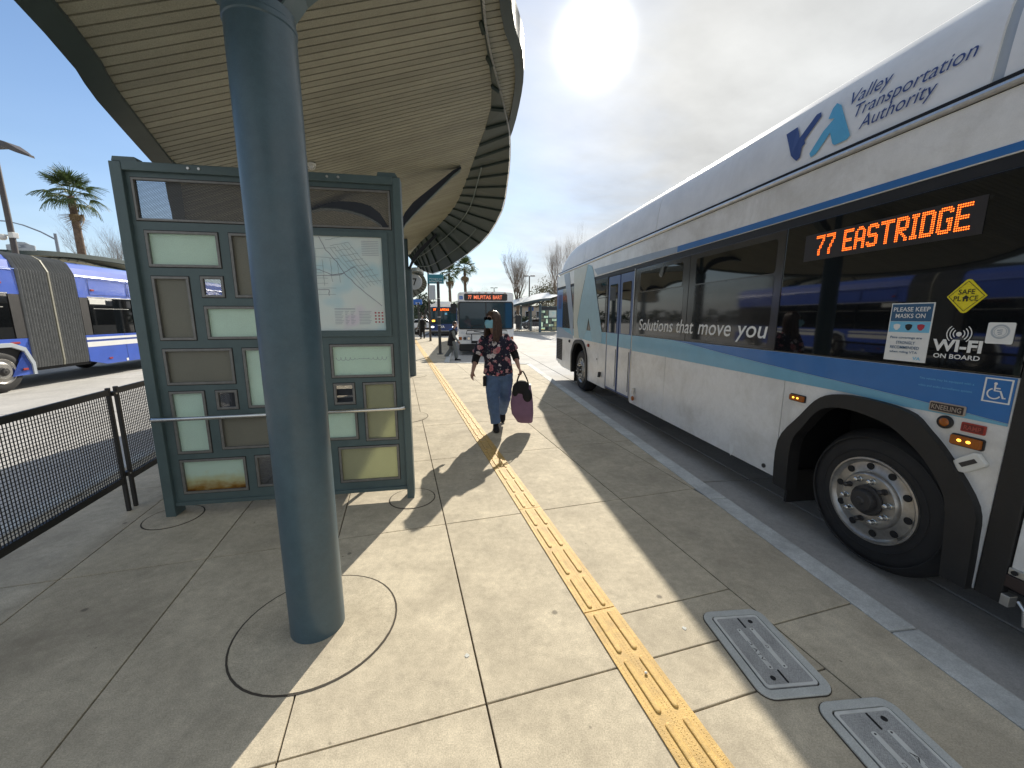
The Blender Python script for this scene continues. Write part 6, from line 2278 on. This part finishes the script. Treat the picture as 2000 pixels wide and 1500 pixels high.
MB().lathe([(0.10, 0), (0.10, 0.03), (0.075, 0.06), (0.06, 4.6)], n=14).build('shaft', 'pole', tp_, smooth='auto')
bs = thing('blue_stop_sign', 'blue stop sign on a dark post far along the platform', 'sign', (-7.55, 32.0, 0), R(8))
MB().lathe([(0.07, 0), (0.07, 2.7)], n=12).build('post', 'pole_dark', bs, smooth='auto')
b_ = MB().box(-0.38, 0.30, -0.03, 0.03, 2.55, 2.98).build('sign_board', 'sign_blue', bs, bevel=0.02)
lettering('board_text', 'BUS', 'print_white', b_, (-0.2, 0.15, 2.62, 2.74), lambda a, b: (a, -0.033, b))
bs2 = thing('blue_stop_sign', 'small blue sign left of the distant panel screen', 'sign', (2.15, 45.0, 0))
MB().lathe([(0.05, 0), (0.05, 2.7)], n=10).build('post', 'pole_dark', bs2, smooth='auto')
MB().box(-0.30, 0.30, -0.03, 0.03, 2.25, 2.65).build('sign_board', 'sign_blue', bs2, bevel=0.02)


def lamp_left():
    root = thing('street_lamp', 'tall brown lamp post with one flat lamp head and a camera, left edge', 'street lamp', (-18.35, 15.0, -0.15))
    MB().lathe([(0.30, 0), (0.28, 0.6), (0.105, 0.65), (0.072, 7.75)], n=16).build('pole', 'pole', root, smooth='auto')
    vs, fs = [], []
    st = ((-0.12, 7.55, 0.08, 0.16), (0.05, 7.72, 0.12, 0.18), (0.35, 7.78, 0.22, 0.20), (0.7, 7.66, 0.28, 0.22), (1.0, 7.50, 0.22, 0.15), (1.30, 7.36, 0.06, 0.04))
    for x, z, hy, h_ in st:
        vs += [(x, -hy, z - h_ / 2), (x, hy, z - h_ / 2), (x, hy * 0.8, z + h_ / 2), (x, -hy * 0.8, z + h_ / 2)]
    for k in range(len(st) - 1):
        for e in range(4):
            fs.append((k * 4 + e, k * 4 + (e + 1) % 4, (k + 1) * 4 + (e + 1) % 4, (k + 1) * 4 + e))
    fs += [(0, 1, 2, 3), tuple((len(st) - 1) * 4 + e for e in (3, 2, 1, 0))]
    MB().add(vs, fs).build('lamp_head', 'pole', root, bevel=0.02)
    MB().tube([(0.0, 0, 4.68), (-0.18, -0.1, 4.70)], 0.03, 8).build('camera_arm', 'cover_white', root)
    MB().ell((-0.22, -0.12, 4.62), (0.13, 0.13, 0.11), 16, 10).build('camera_dome', 'cover_white', root, smooth=True)
    MB().box(-0.02, 0.14, -0.1, 0.1, 4.60, 4.80).build('camera_bracket', 'cover_white', root, bevel=0.02)


lamp_left()
ar = thing('street_lamp', 'grey street light with a long arched arm behind the palm', 'street lamp', (-39.1, 35.0, -0.15))
MB().lathe([(0.16, 0), (0.10, 8.75)], n=12).build('pole', 'pole_grey', ar, smooth='auto')
MB().tube([(0, 0, 8.25), (-1.2, 0, 8.9), (-2.6, 0, 9.45), (-3.8, 0, 9.75), (-4.6, 0, 9.80)], [0.07, 0.06, 0.055, 0.05, 0.05], 8).build('arm', 'pole_grey', ar, smooth='auto')
MB().ell((-4.95, 0, 9.80), (0.42, 0.16, 0.09), 14, 8).build('lamp_head', 'pole_grey', ar, smooth=True)
for i, (x, y, hgt, lab) in enumerate(((2.08, 48.0, 6.53, 'double armed lamp post above the distant canopy at right'), (-3.36, 75.0, 7.05, 'double armed lamp post above the white bus roof'))):
    dl = thing('car_park_lamp', lab, 'street lamp', (x, y, -0.15), 0, 'double armed lamp posts')
    MB().lathe([(0.11, 0), (0.07, hgt)], n=10).build('pole', 'pole', dl, smooth='auto')
    for s_ in (-1, 1):
        MB().box(min(0.1 * s_, 0.68 * s_), max(0.1 * s_, 0.68 * s_), -0.16, 0.16, hgt - 0.06, hgt + 0.06).build('lamp_head', 'pole', dl, bevel=0.03)


# ------------------------------------------------------------------ vegetation
def bare_tree(label, loc, H, spread, seed, levels=6, m='twig', upright=0.75, trunk_r=0.16, fork=0.18, group='bare winter trees'):
    rnd = random.Random(seed)
    root = thing('bare_tree', label, 'tree', loc, 0, group)
    tr, br = MB(), MB()

    def grow(p, d, ln, r, lv):
        n = 4 if lv < 2 else 3
        path, rad = [p], [r]
        q = p
        dd = d.copy()
        for k in range(n):
            dd = (dd + Vector((rnd.uniform(-1, 1), rnd.uniform(-1, 1), rnd.uniform(-0.4, 0.9) * upright)) * 0.17).normalized()
            q = q + dd * (ln / n)
            path.append(q)
            rad.append(r * (1 - 0.42 * (k + 1) / n))
        (tr if lv == 0 else br).tube(path, rad, 8 if lv == 0 else (5 if lv < 3 else 3), cap=False)
        if lv >= levels:
            return
        kids = rnd.randint(3, 4) if lv < 2 else rnd.randint(2, 4)
        if lv == 0:
            kids = 6
        for c in range(kids):
            f = rnd.uniform(0.55, 1.0) if lv else rnd.uniform(0.75, 1.0)
            i = min(int(f * n), n - 1)
            b = path[i].lerp(path[i + 1], f * n - i)
            a = rnd.uniform(0, 6.283)
            sp_ = spread * rnd.uniform(0.5, 1.15)
            nd = (dd + Vector((math.cos(a), math.sin(a), 0.15)) * sp_).normalized()
            nd = (nd + Vector((0, 0, upright * 0.55))).normalized()
            grow(b, nd, ln * rnd.uniform(0.62, 0.86) if lv else H * rnd.uniform(0.22, 0.34), rad[i] * (0.62 if lv else 0.5), lv + 1)
    grow(Vector((0, 0, 0)), Vector((0, 0, 1)), H * fork, trunk_r, 0)
    tr.build('trunk', 'bark', root, smooth=True, fix=False)
    br.build('crown', m, root, fix=False)
    return root


bare_tree('broad bare tree with a thick trunk right of the white bus', (0.85, 52.0, -0.15), 8.8, 0.55, 11, trunk_r=0.34, fork=0.30)
bare_tree('tall bare tree above the distant canopy at the right bus tail', (4.9, 46.0, -0.15), 10.8, 0.60, 5, trunk_r=0.28)
bare_tree('bare tree far behind the white bus roof', (-4.2, 82.0, -0.15), 8.6, 0.65, 21, levels=5, trunk_r=0.25)
bare_tree('bare tree behind the far palms', (-9.5, 88.0, -0.15), 8.0, 0.65, 8, levels=5, trunk_r=0.25)
bare_tree('bare tree between the panel screen and the palm at left', (-38.5, 40.0, -0.15), 12.0, 0.75, 31, trunk_r=0.26)


def fan_frond(nl=22, droop=0.5, seed=1):
    rnd = random.Random(seed)
    mb = MB()
    # petiole along +x then a folded fan of narrow leaflets
    mb.tube([(0, 0, 0), (0.5, 0, 0.06), (1.0, 0, 0.05)], [0.022, 0.017, 0.012], 5)
    for k in range(nl):
        a = R(-88 + 176 * k / (nl - 1)) + rnd.uniform(-0.05, 0.05)
        L_ = (0.95 - 0.25 * abs(a) / 1.5) * rnd.uniform(0.85, 1.1)
        pr = []
        for q in range(5):
            f = q / 4
            rr = L_ * f
            z = 0.05 - droop * (f ** 2.2) * L_ * 0.9 + rnd.uniform(-0.02, 0.02)
            pr.append((1.0 + rr * math.cos(a), rr * math.sin(a), z, 0.036 * (1 - 0.85 * f) + 0.004))
        vs, fs = [], []
        sx, sy = -math.sin(a), math.cos(a)
        for x, y, z, w_ in pr:
            vs += [(x + sx * w_, y + sy * w_, z - 0.012), (x, y, z + 0.012), (x - sx * w_, y - sy * w_, z - 0.012)]
        for q in range(4):
            fs += [(q * 3, q * 3 + 1, (q + 1) * 3 + 1, (q + 1) * 3), (q * 3 + 1, q * 3 + 2, (q + 1) * 3 + 2, (q + 1) * 3 + 1)]
        mb.add(vs, fs)
    return mb


FR = []
for k, (dr, m_) in enumerate(((0.35, 'palm_green'), (0.75, 'palm_green'), (1.1, 'palm_dry'))):
    me = fan_frond(22, dr, k + 3).mesh('frond', fix=False)
    me.materials.append(MATS[m_])
    FR.append(me)


def palm(label, loc, H, k, seed, nf=34, skirt=10, tr_r=0.28):
    rnd = random.Random(seed)
    root = thing('palm_tree', label, 'palm tree', loc, 0, 'fan palms')
    path = [(0, 0, 0), (0.05 * k, 0, H * 0.4), (0.0, 0, H * 0.75), (-0.05 * k, 0, H)]
    MB().tube(catmull(path, 16), [tr_r * (1.15 - 0.35 * i / 15) for i in range(16)], 14).build('trunk', 'palm_trunk', root, smooth=True)
    # ragged leaf bases on the upper trunk
    bt = MB()
    for i in range(150):
        z = H * rnd.uniform(0.45, 0.995)
        a = rnd.uniform(0, 6.283)
        r_ = tr_r * 0.86
        c, s_ = math.cos(a), math.sin(a)
        l_ = rnd.uniform(0.08, 0.2) * k
        bt.add([(c * r_ - s_ * .05, s_ * r_ + c * .05, z), (c * r_ + s_ * .05, s_ * r_ - c * .05, z), (c * (r_ + l_ * .6), s_ * (r_ + l_ * .6), z + l_)], [(0, 1, 2)])
    tag(bt.build('leaf_bases', 'palm_trunk', root, fix=False), kind='stuff')
    for i in range(nf + skirt):
        az = i * 2.39996 + rnd.uniform(-0.2, 0.2)
        if i < nf:
            f = i / nf
            el = R(80 - 105 * f + rnd.uniform(-12, 12))
            me = FR[0] if f < 0.5 else FR[1]
            z = H + 0.15 * k - 0.35 * k * f
        else:
            el = R(rnd.uniform(-80, -50))
            me = FR[2]
            z = H - 0.35 * k
        o = bpy.data.objects.new('frond', me)
        COL.objects.link(o)
        o.parent = root
        o.location = (0, 0, z)
        o.rotation_euler = (rnd.uniform(-0.3, 0.3), -el, az)
        s_ = k * rnd.uniform(0.85, 1.12)
        o.scale = (s_, s_, s_)
    return root


palm('shaggy fan palm against the blue sky at left', (-29.7, 28.0, -0.15), 9.75, 0.90, 4, nf=32, skirt=3, tr_r=0.23)
palm('slim fan palm above the white bus, the taller of the far pair', (-8.2, 70.0, -0.15), 9.9, 1.15, 9, nf=34, skirt=6, tr_r=0.26)
palm('slim fan palm half hidden by the canopy visor', (-11.7, 75.0, -0.15), 9.6, 1.15, 15, nf=34, skirt=6, tr_r=0.26)


def bush(name, label, loc, rx, ry, rz, seed, m='leaf', n=900, leaf=0.16, trunk=0.0, group=None, cat='shrub'):
    rnd = random.Random(seed)
    root = thing(name, label, cat, loc, 0, group)
    lobes = [(Vector((rnd.uniform(-.55, .55) * rx, rnd.uniform(-.55, .55) * ry, trunk + rz * rnd.uniform(0.35, 0.75))), rnd.uniform(.35, .6)) for _ in range(9)]
    mb = MB()
    for i in range(n):
        c, s_ = rnd.choice(lobes)
        v = Vector((rnd.gauss(0, 1), rnd.gauss(0, 1), rnd.gauss(0, 1))).normalized() * rnd.uniform(0.55, 1.05)
        p = c + Vector((v.x * rx * s_, v.y * ry * s_, v.z * rz * s_ * 0.8))
        if p.z < 0.05:
            p.z = rnd.uniform(0.05, 0.3)
        a = Vector((rnd.gauss(0, 1), rnd.gauss(0, 1), rnd.gauss(0, 1))).normalized()
        b = a.cross(Vector((rnd.gauss(0, 1), rnd.gauss(0, 1), rnd.gauss(0, 1)))).normalized()
        l_ = leaf * rnd.uniform(0.6, 1.3)
        mb.add([p - a * l_, p + b * l_ * 0.45, p + a * l_, p - b * l_ * 0.45], [(0, 1, 2, 3)])
    mb.build('crown', m, root, fix=False)
    st = MB()
    for c, s_ in lobes:
        st.tube([(c.x * 0.1, c.y * 0.1, 0), (c.x * 0.5, c.y * 0.5, c.z * 0.5), tuple(c)], [0.09, 0.06, 0.03], 6)
    st.build('trunk', 'bark', root, smooth=True)
    return root


bush('evergreen_tree', 'olive evergreen tree beside the bare tree over the distant canopy', (4.6, 52.0, -0.15), 2.6, 2.2, 4.4, 2, 'leaf_olive', 2600, 0.13, trunk=2.0, cat='tree')
bl = [(-10.2, 66, 2.0, 3.6, 'leaf', 'leafy tree behind the far blue bus roof'), (-13.2, 60, 2.2, 4.2, 'leaf_dark', 'dark leafy tree at the far end of the platform'),
      (-7.6, 62, 1.6, 3.2, 'leaf', 'round green shrub between the two far buses'), (-16.8, 64, 2.0, 3.6, 'leaf', 'leafy tree left of the far walker')]
for i, (x, y, r_, h_, m_, lab) in enumerate(bl):
    bush('leafy_tree', lab, (x, y, -0.15), r_, r_, h_, 50 + i, m_, 1500, 0.20, trunk=0.6, group='leafy trees beyond the platform', cat='tree')
hl = [(2.6, 63, 'clipped dark hedge bush left of the distant shelter post'), (5.4, 64, 'clipped dark hedge bush behind the distant panel screen'),
      (-14.5, 54, 'low dark hedge bush beyond the far walker'), (-11.8, 55, 'low dark hedge bush left of the far blue bus')]
for i, (x, y, lab) in enumerate(hl):
    bush('hedge_bush', lab, (x, y, -0.15), 1.9, 1.0, 1.7 if i < 2 else 1.1, 80 + i, 'leaf_dark', 1300, 0.14, group='hedge bushes beyond the road')
# belt of trees at the horizon, one mass
rnd = random.Random(99)
belt = MB()
for i in range(5200):
    a = R(rnd.uniform(-62, 62))
    d_ = rnd.uniform(120, 150)
    hmax = 3.2 + 2.4 * mnoise.noise(Vector((math.degrees(a) * 0.16, 0, 0))) + 1.2 * mnoise.noise(Vector((math.degrees(a) * 0.6, 4, 0)))
    p = Vector((d_ * math.sin(a), d_ * math.cos(a), rnd.uniform(0, max(0.8, hmax))))
    u_ = Vector((rnd.gauss(0, 1), rnd.gauss(0, 1), rnd.gauss(0, 1))).normalized()
    v_ = u_.cross(Vector((0.3, 0.5, 0.8))).normalized()
    l_ = rnd.uniform(0.4, 0.9)
    belt.add([p - u_ * l_, p + v_ * l_ * .7, p + u_ * l_, p - v_ * l_ * .7], [(0, 1, 2, 3)])
tag(belt.build('distant_woods', 'leaf_dark', None, fix=False), 'low belt of dark trees along the horizon', 'woods', kind='stuff')

# ------------------------------------------------------------------ far side of the station
pf = structure('far_platform', (4.0, 44.5, 0), R(2))
MB().box(-4.2, 9.0, -3.2, 4.5, -0.15, 0.0).build('paving', 'slab', pf, bevel=0.01)
MB().box(-4.4, 9.2, -3.38, -3.2, -0.15, 0.004).build('kerb_stone', 'kerb', pf, bevel=0.01)
pf2 = structure('left_platform', (-21.5, 18.0, 0), R(10))
MB().box(-3.0, 2.0, -18, 26, -0.15, 0.0).build('paving', 'slab', pf2, bevel=0.01)
rf = thing('railing', 'low grey railing beside the distant panel screen', 'railing', (1.2, 43.6, 0), R(2))
MB().tube([(-1.2, 0, 1.0), (2.7, 0, 1.0)], 0.03, 6).build('rail', 'pole_grey', rf)
MB().tube([(-1.2, 0, 0.2), (2.7, 0, 0.2)], 0.02, 6).build('rail', 'pole_grey', rf)
for k in range(20):
    x = -1.2 + 3.9 * k / 19
    MB().tube([(x, 0, 0.0), (x, 0, 1.0)], 0.028 if k % 5 == 0 else 0.014, 5).build('baluster', 'pole_grey', rf)
# small arched logo board on the left canopy
ls = thing('canopy_logo_board', 'small pale arched board on the canopy behind the blue bus', 'sign', (-19.75, 16.4, 4.24), R(12))
MB().prism([(-0.72, 0.0), (0.62, 0.0), (0.62, 0.32), (0.42, 0.38), (0.2, 0.52), (-0.2, 0.55), (-0.42, 0.40), (-0.72, 0.34)], -0.04, 0.04, 'y').build('board', 'print_grey', ls, bevel=0.015)
ls.scale = (0.7, 0.7, 0.62)
MB().prism([(-0.25, 0.12), (0.25, 0.2), (0.1, 0.3), (0.3, 0.38), (-0.1, 0.36), (0.0, 0.24)], -0.05, -0.04, 'y').build('emblem', 'pole_grey', ls)


def building(label, x, y, w, d, h, m, rz=0.0, wins=5):
    root = thing('building', label, 'building', (x, y, -0.15), rz)
    MB().box(-w / 2, w / 2, 0, d, 0, h).build('wall', m, root, bevel=0.03)
    MB().box(-w / 2 - 0.3, w / 2 + 0.3, -0.3, d + 0.3, h, h + 0.35).build('roof', 'roof_tile', root, bevel=0.04)
    for k in range(wins):
        cx = -w / 2 + w * (k + 0.5) / wins
        f = MB().box(cx - 0.7, cx + 0.7, -0.05, 0.02, h * 0.35, h * 0.75).build('window', 'print_grey', root)
        MB().box(cx - 0.6, cx + 0.6, -0.07, -0.05, h * 0.38, h * 0.72).build('pane', 'glass', f)


building('long low white building far beyond the platform', -19, 92, 18, 8, 3.4, 'wall_white', R(3), 7)
building('tan low building far behind the distant shelter', 10, 105, 26, 8, 4.2, 'wall_tan', R(-2), 9)


def car(label, x, y, rz, m):
    root = thing('parked_car', label, 'car', (x, y, -0.15), rz, 'parked cars beyond the station')
    body = [(-2.2, 0.35), (-2.25, 0.62), (-2.1, 0.86), (-1.5, 0.95), (-0.75, 1.40), (0.55, 1.45), (1.25, 1.02), (2.05, 0.86), (2.22, 0.60), (2.18, 0.33)]
    MB().prism(body, -0.88, 0.88, 'y').build('body', m, root, bevel=0.07)
    for s_ in (-1, 1):
        MB().prism([(-1.3, 0.96), (-0.72, 1.34), (0.5, 1.38), (1.08, 1.02)], min(s_ * 0.86, s_ * 0.895), max(s_ * 0.86, s_ * 0.895), 'y').build('side_window', 'glass', root)
        for wx in (-1.4, 1.4):
            MB().lathe([(0.20, -0.1 * s_), (0.32, -0.1 * s_), (0.33, 0.09 * s_), (0.20, 0.10 * s_)], (wx, s_ * 0.82, 0.33), axis='y', n=20).build('wheel', 'tyre', root, smooth='auto')
            MB().lathe([(0.20, 0.095 * s_), (0.05, 0.11 * s_)], (wx, s_ * 0.82, 0.33), axis='y', n=16).build('rim', 'rim', root, smooth='auto')
        MB().box(2.12, 2.24, s_ * 0.72 - 0.14, s_ * 0.72 + 0.14, 0.62, 0.75).build('headlight', 'chrome', root, bevel=0.02)
        MB().box(-2.27, -2.18, s_ * 0.72 - 0.14, s_ * 0.72 + 0.14, 0.65, 0.8).build('tail_light', 'redlamp', root, bevel=0.02)
    MB().prism([(1.04, 1.02), (0.56, 1.41), (0.60, 1.44), (1.16, 1.04)], -0.74, 0.74, 'y').build('windscreen', 'glass', root)


car('white car parked behind the far walker', -11.6, 50.5, R(12), 'car_white')
car('dark car parked beyond the railing at right', 3.4, 57.5, R(5), 'car_dark')

# ------------------------------------------------------------------ litter on the paving
lt = random.Random(12)
for i, (t_, s_, lab) in enumerate(((1.37, 1.48, 'flattened grey gum spot between the tactile strip and the vault'), (0.24, 1.63, 'pale gum spot by the joint right of the column'), (-0.75, 1.33, 'dark gum spot in the shade left of the column'))):
    x, y = pt(t_, s_)
    n_ = 11
    pg = [(x + 0.011 * (1 + 0.25 * lt.uniform(-1, 1)) * math.cos(2 * math.pi * k / n_), y + 0.011 * (1 + 0.25 * lt.uniform(-1, 1)) * math.sin(2 * math.pi * k / n_)) for k in range(n_)]
    tag(MB().prism(pg, 0.0002, 0.0022).build('gum_spot', 'hub' if i == 2 else 'vault', None), lab, 'gum', 'gum spots on the paving')
x, y = pt(1.01, 1.30)
tag(MB().ell((x, y, 0.014), (0.008, 0.006, 0.005), 8, 6).build('pebble', 'cover_white', None), 'small white pebble on the tactile strip', 'pebble')
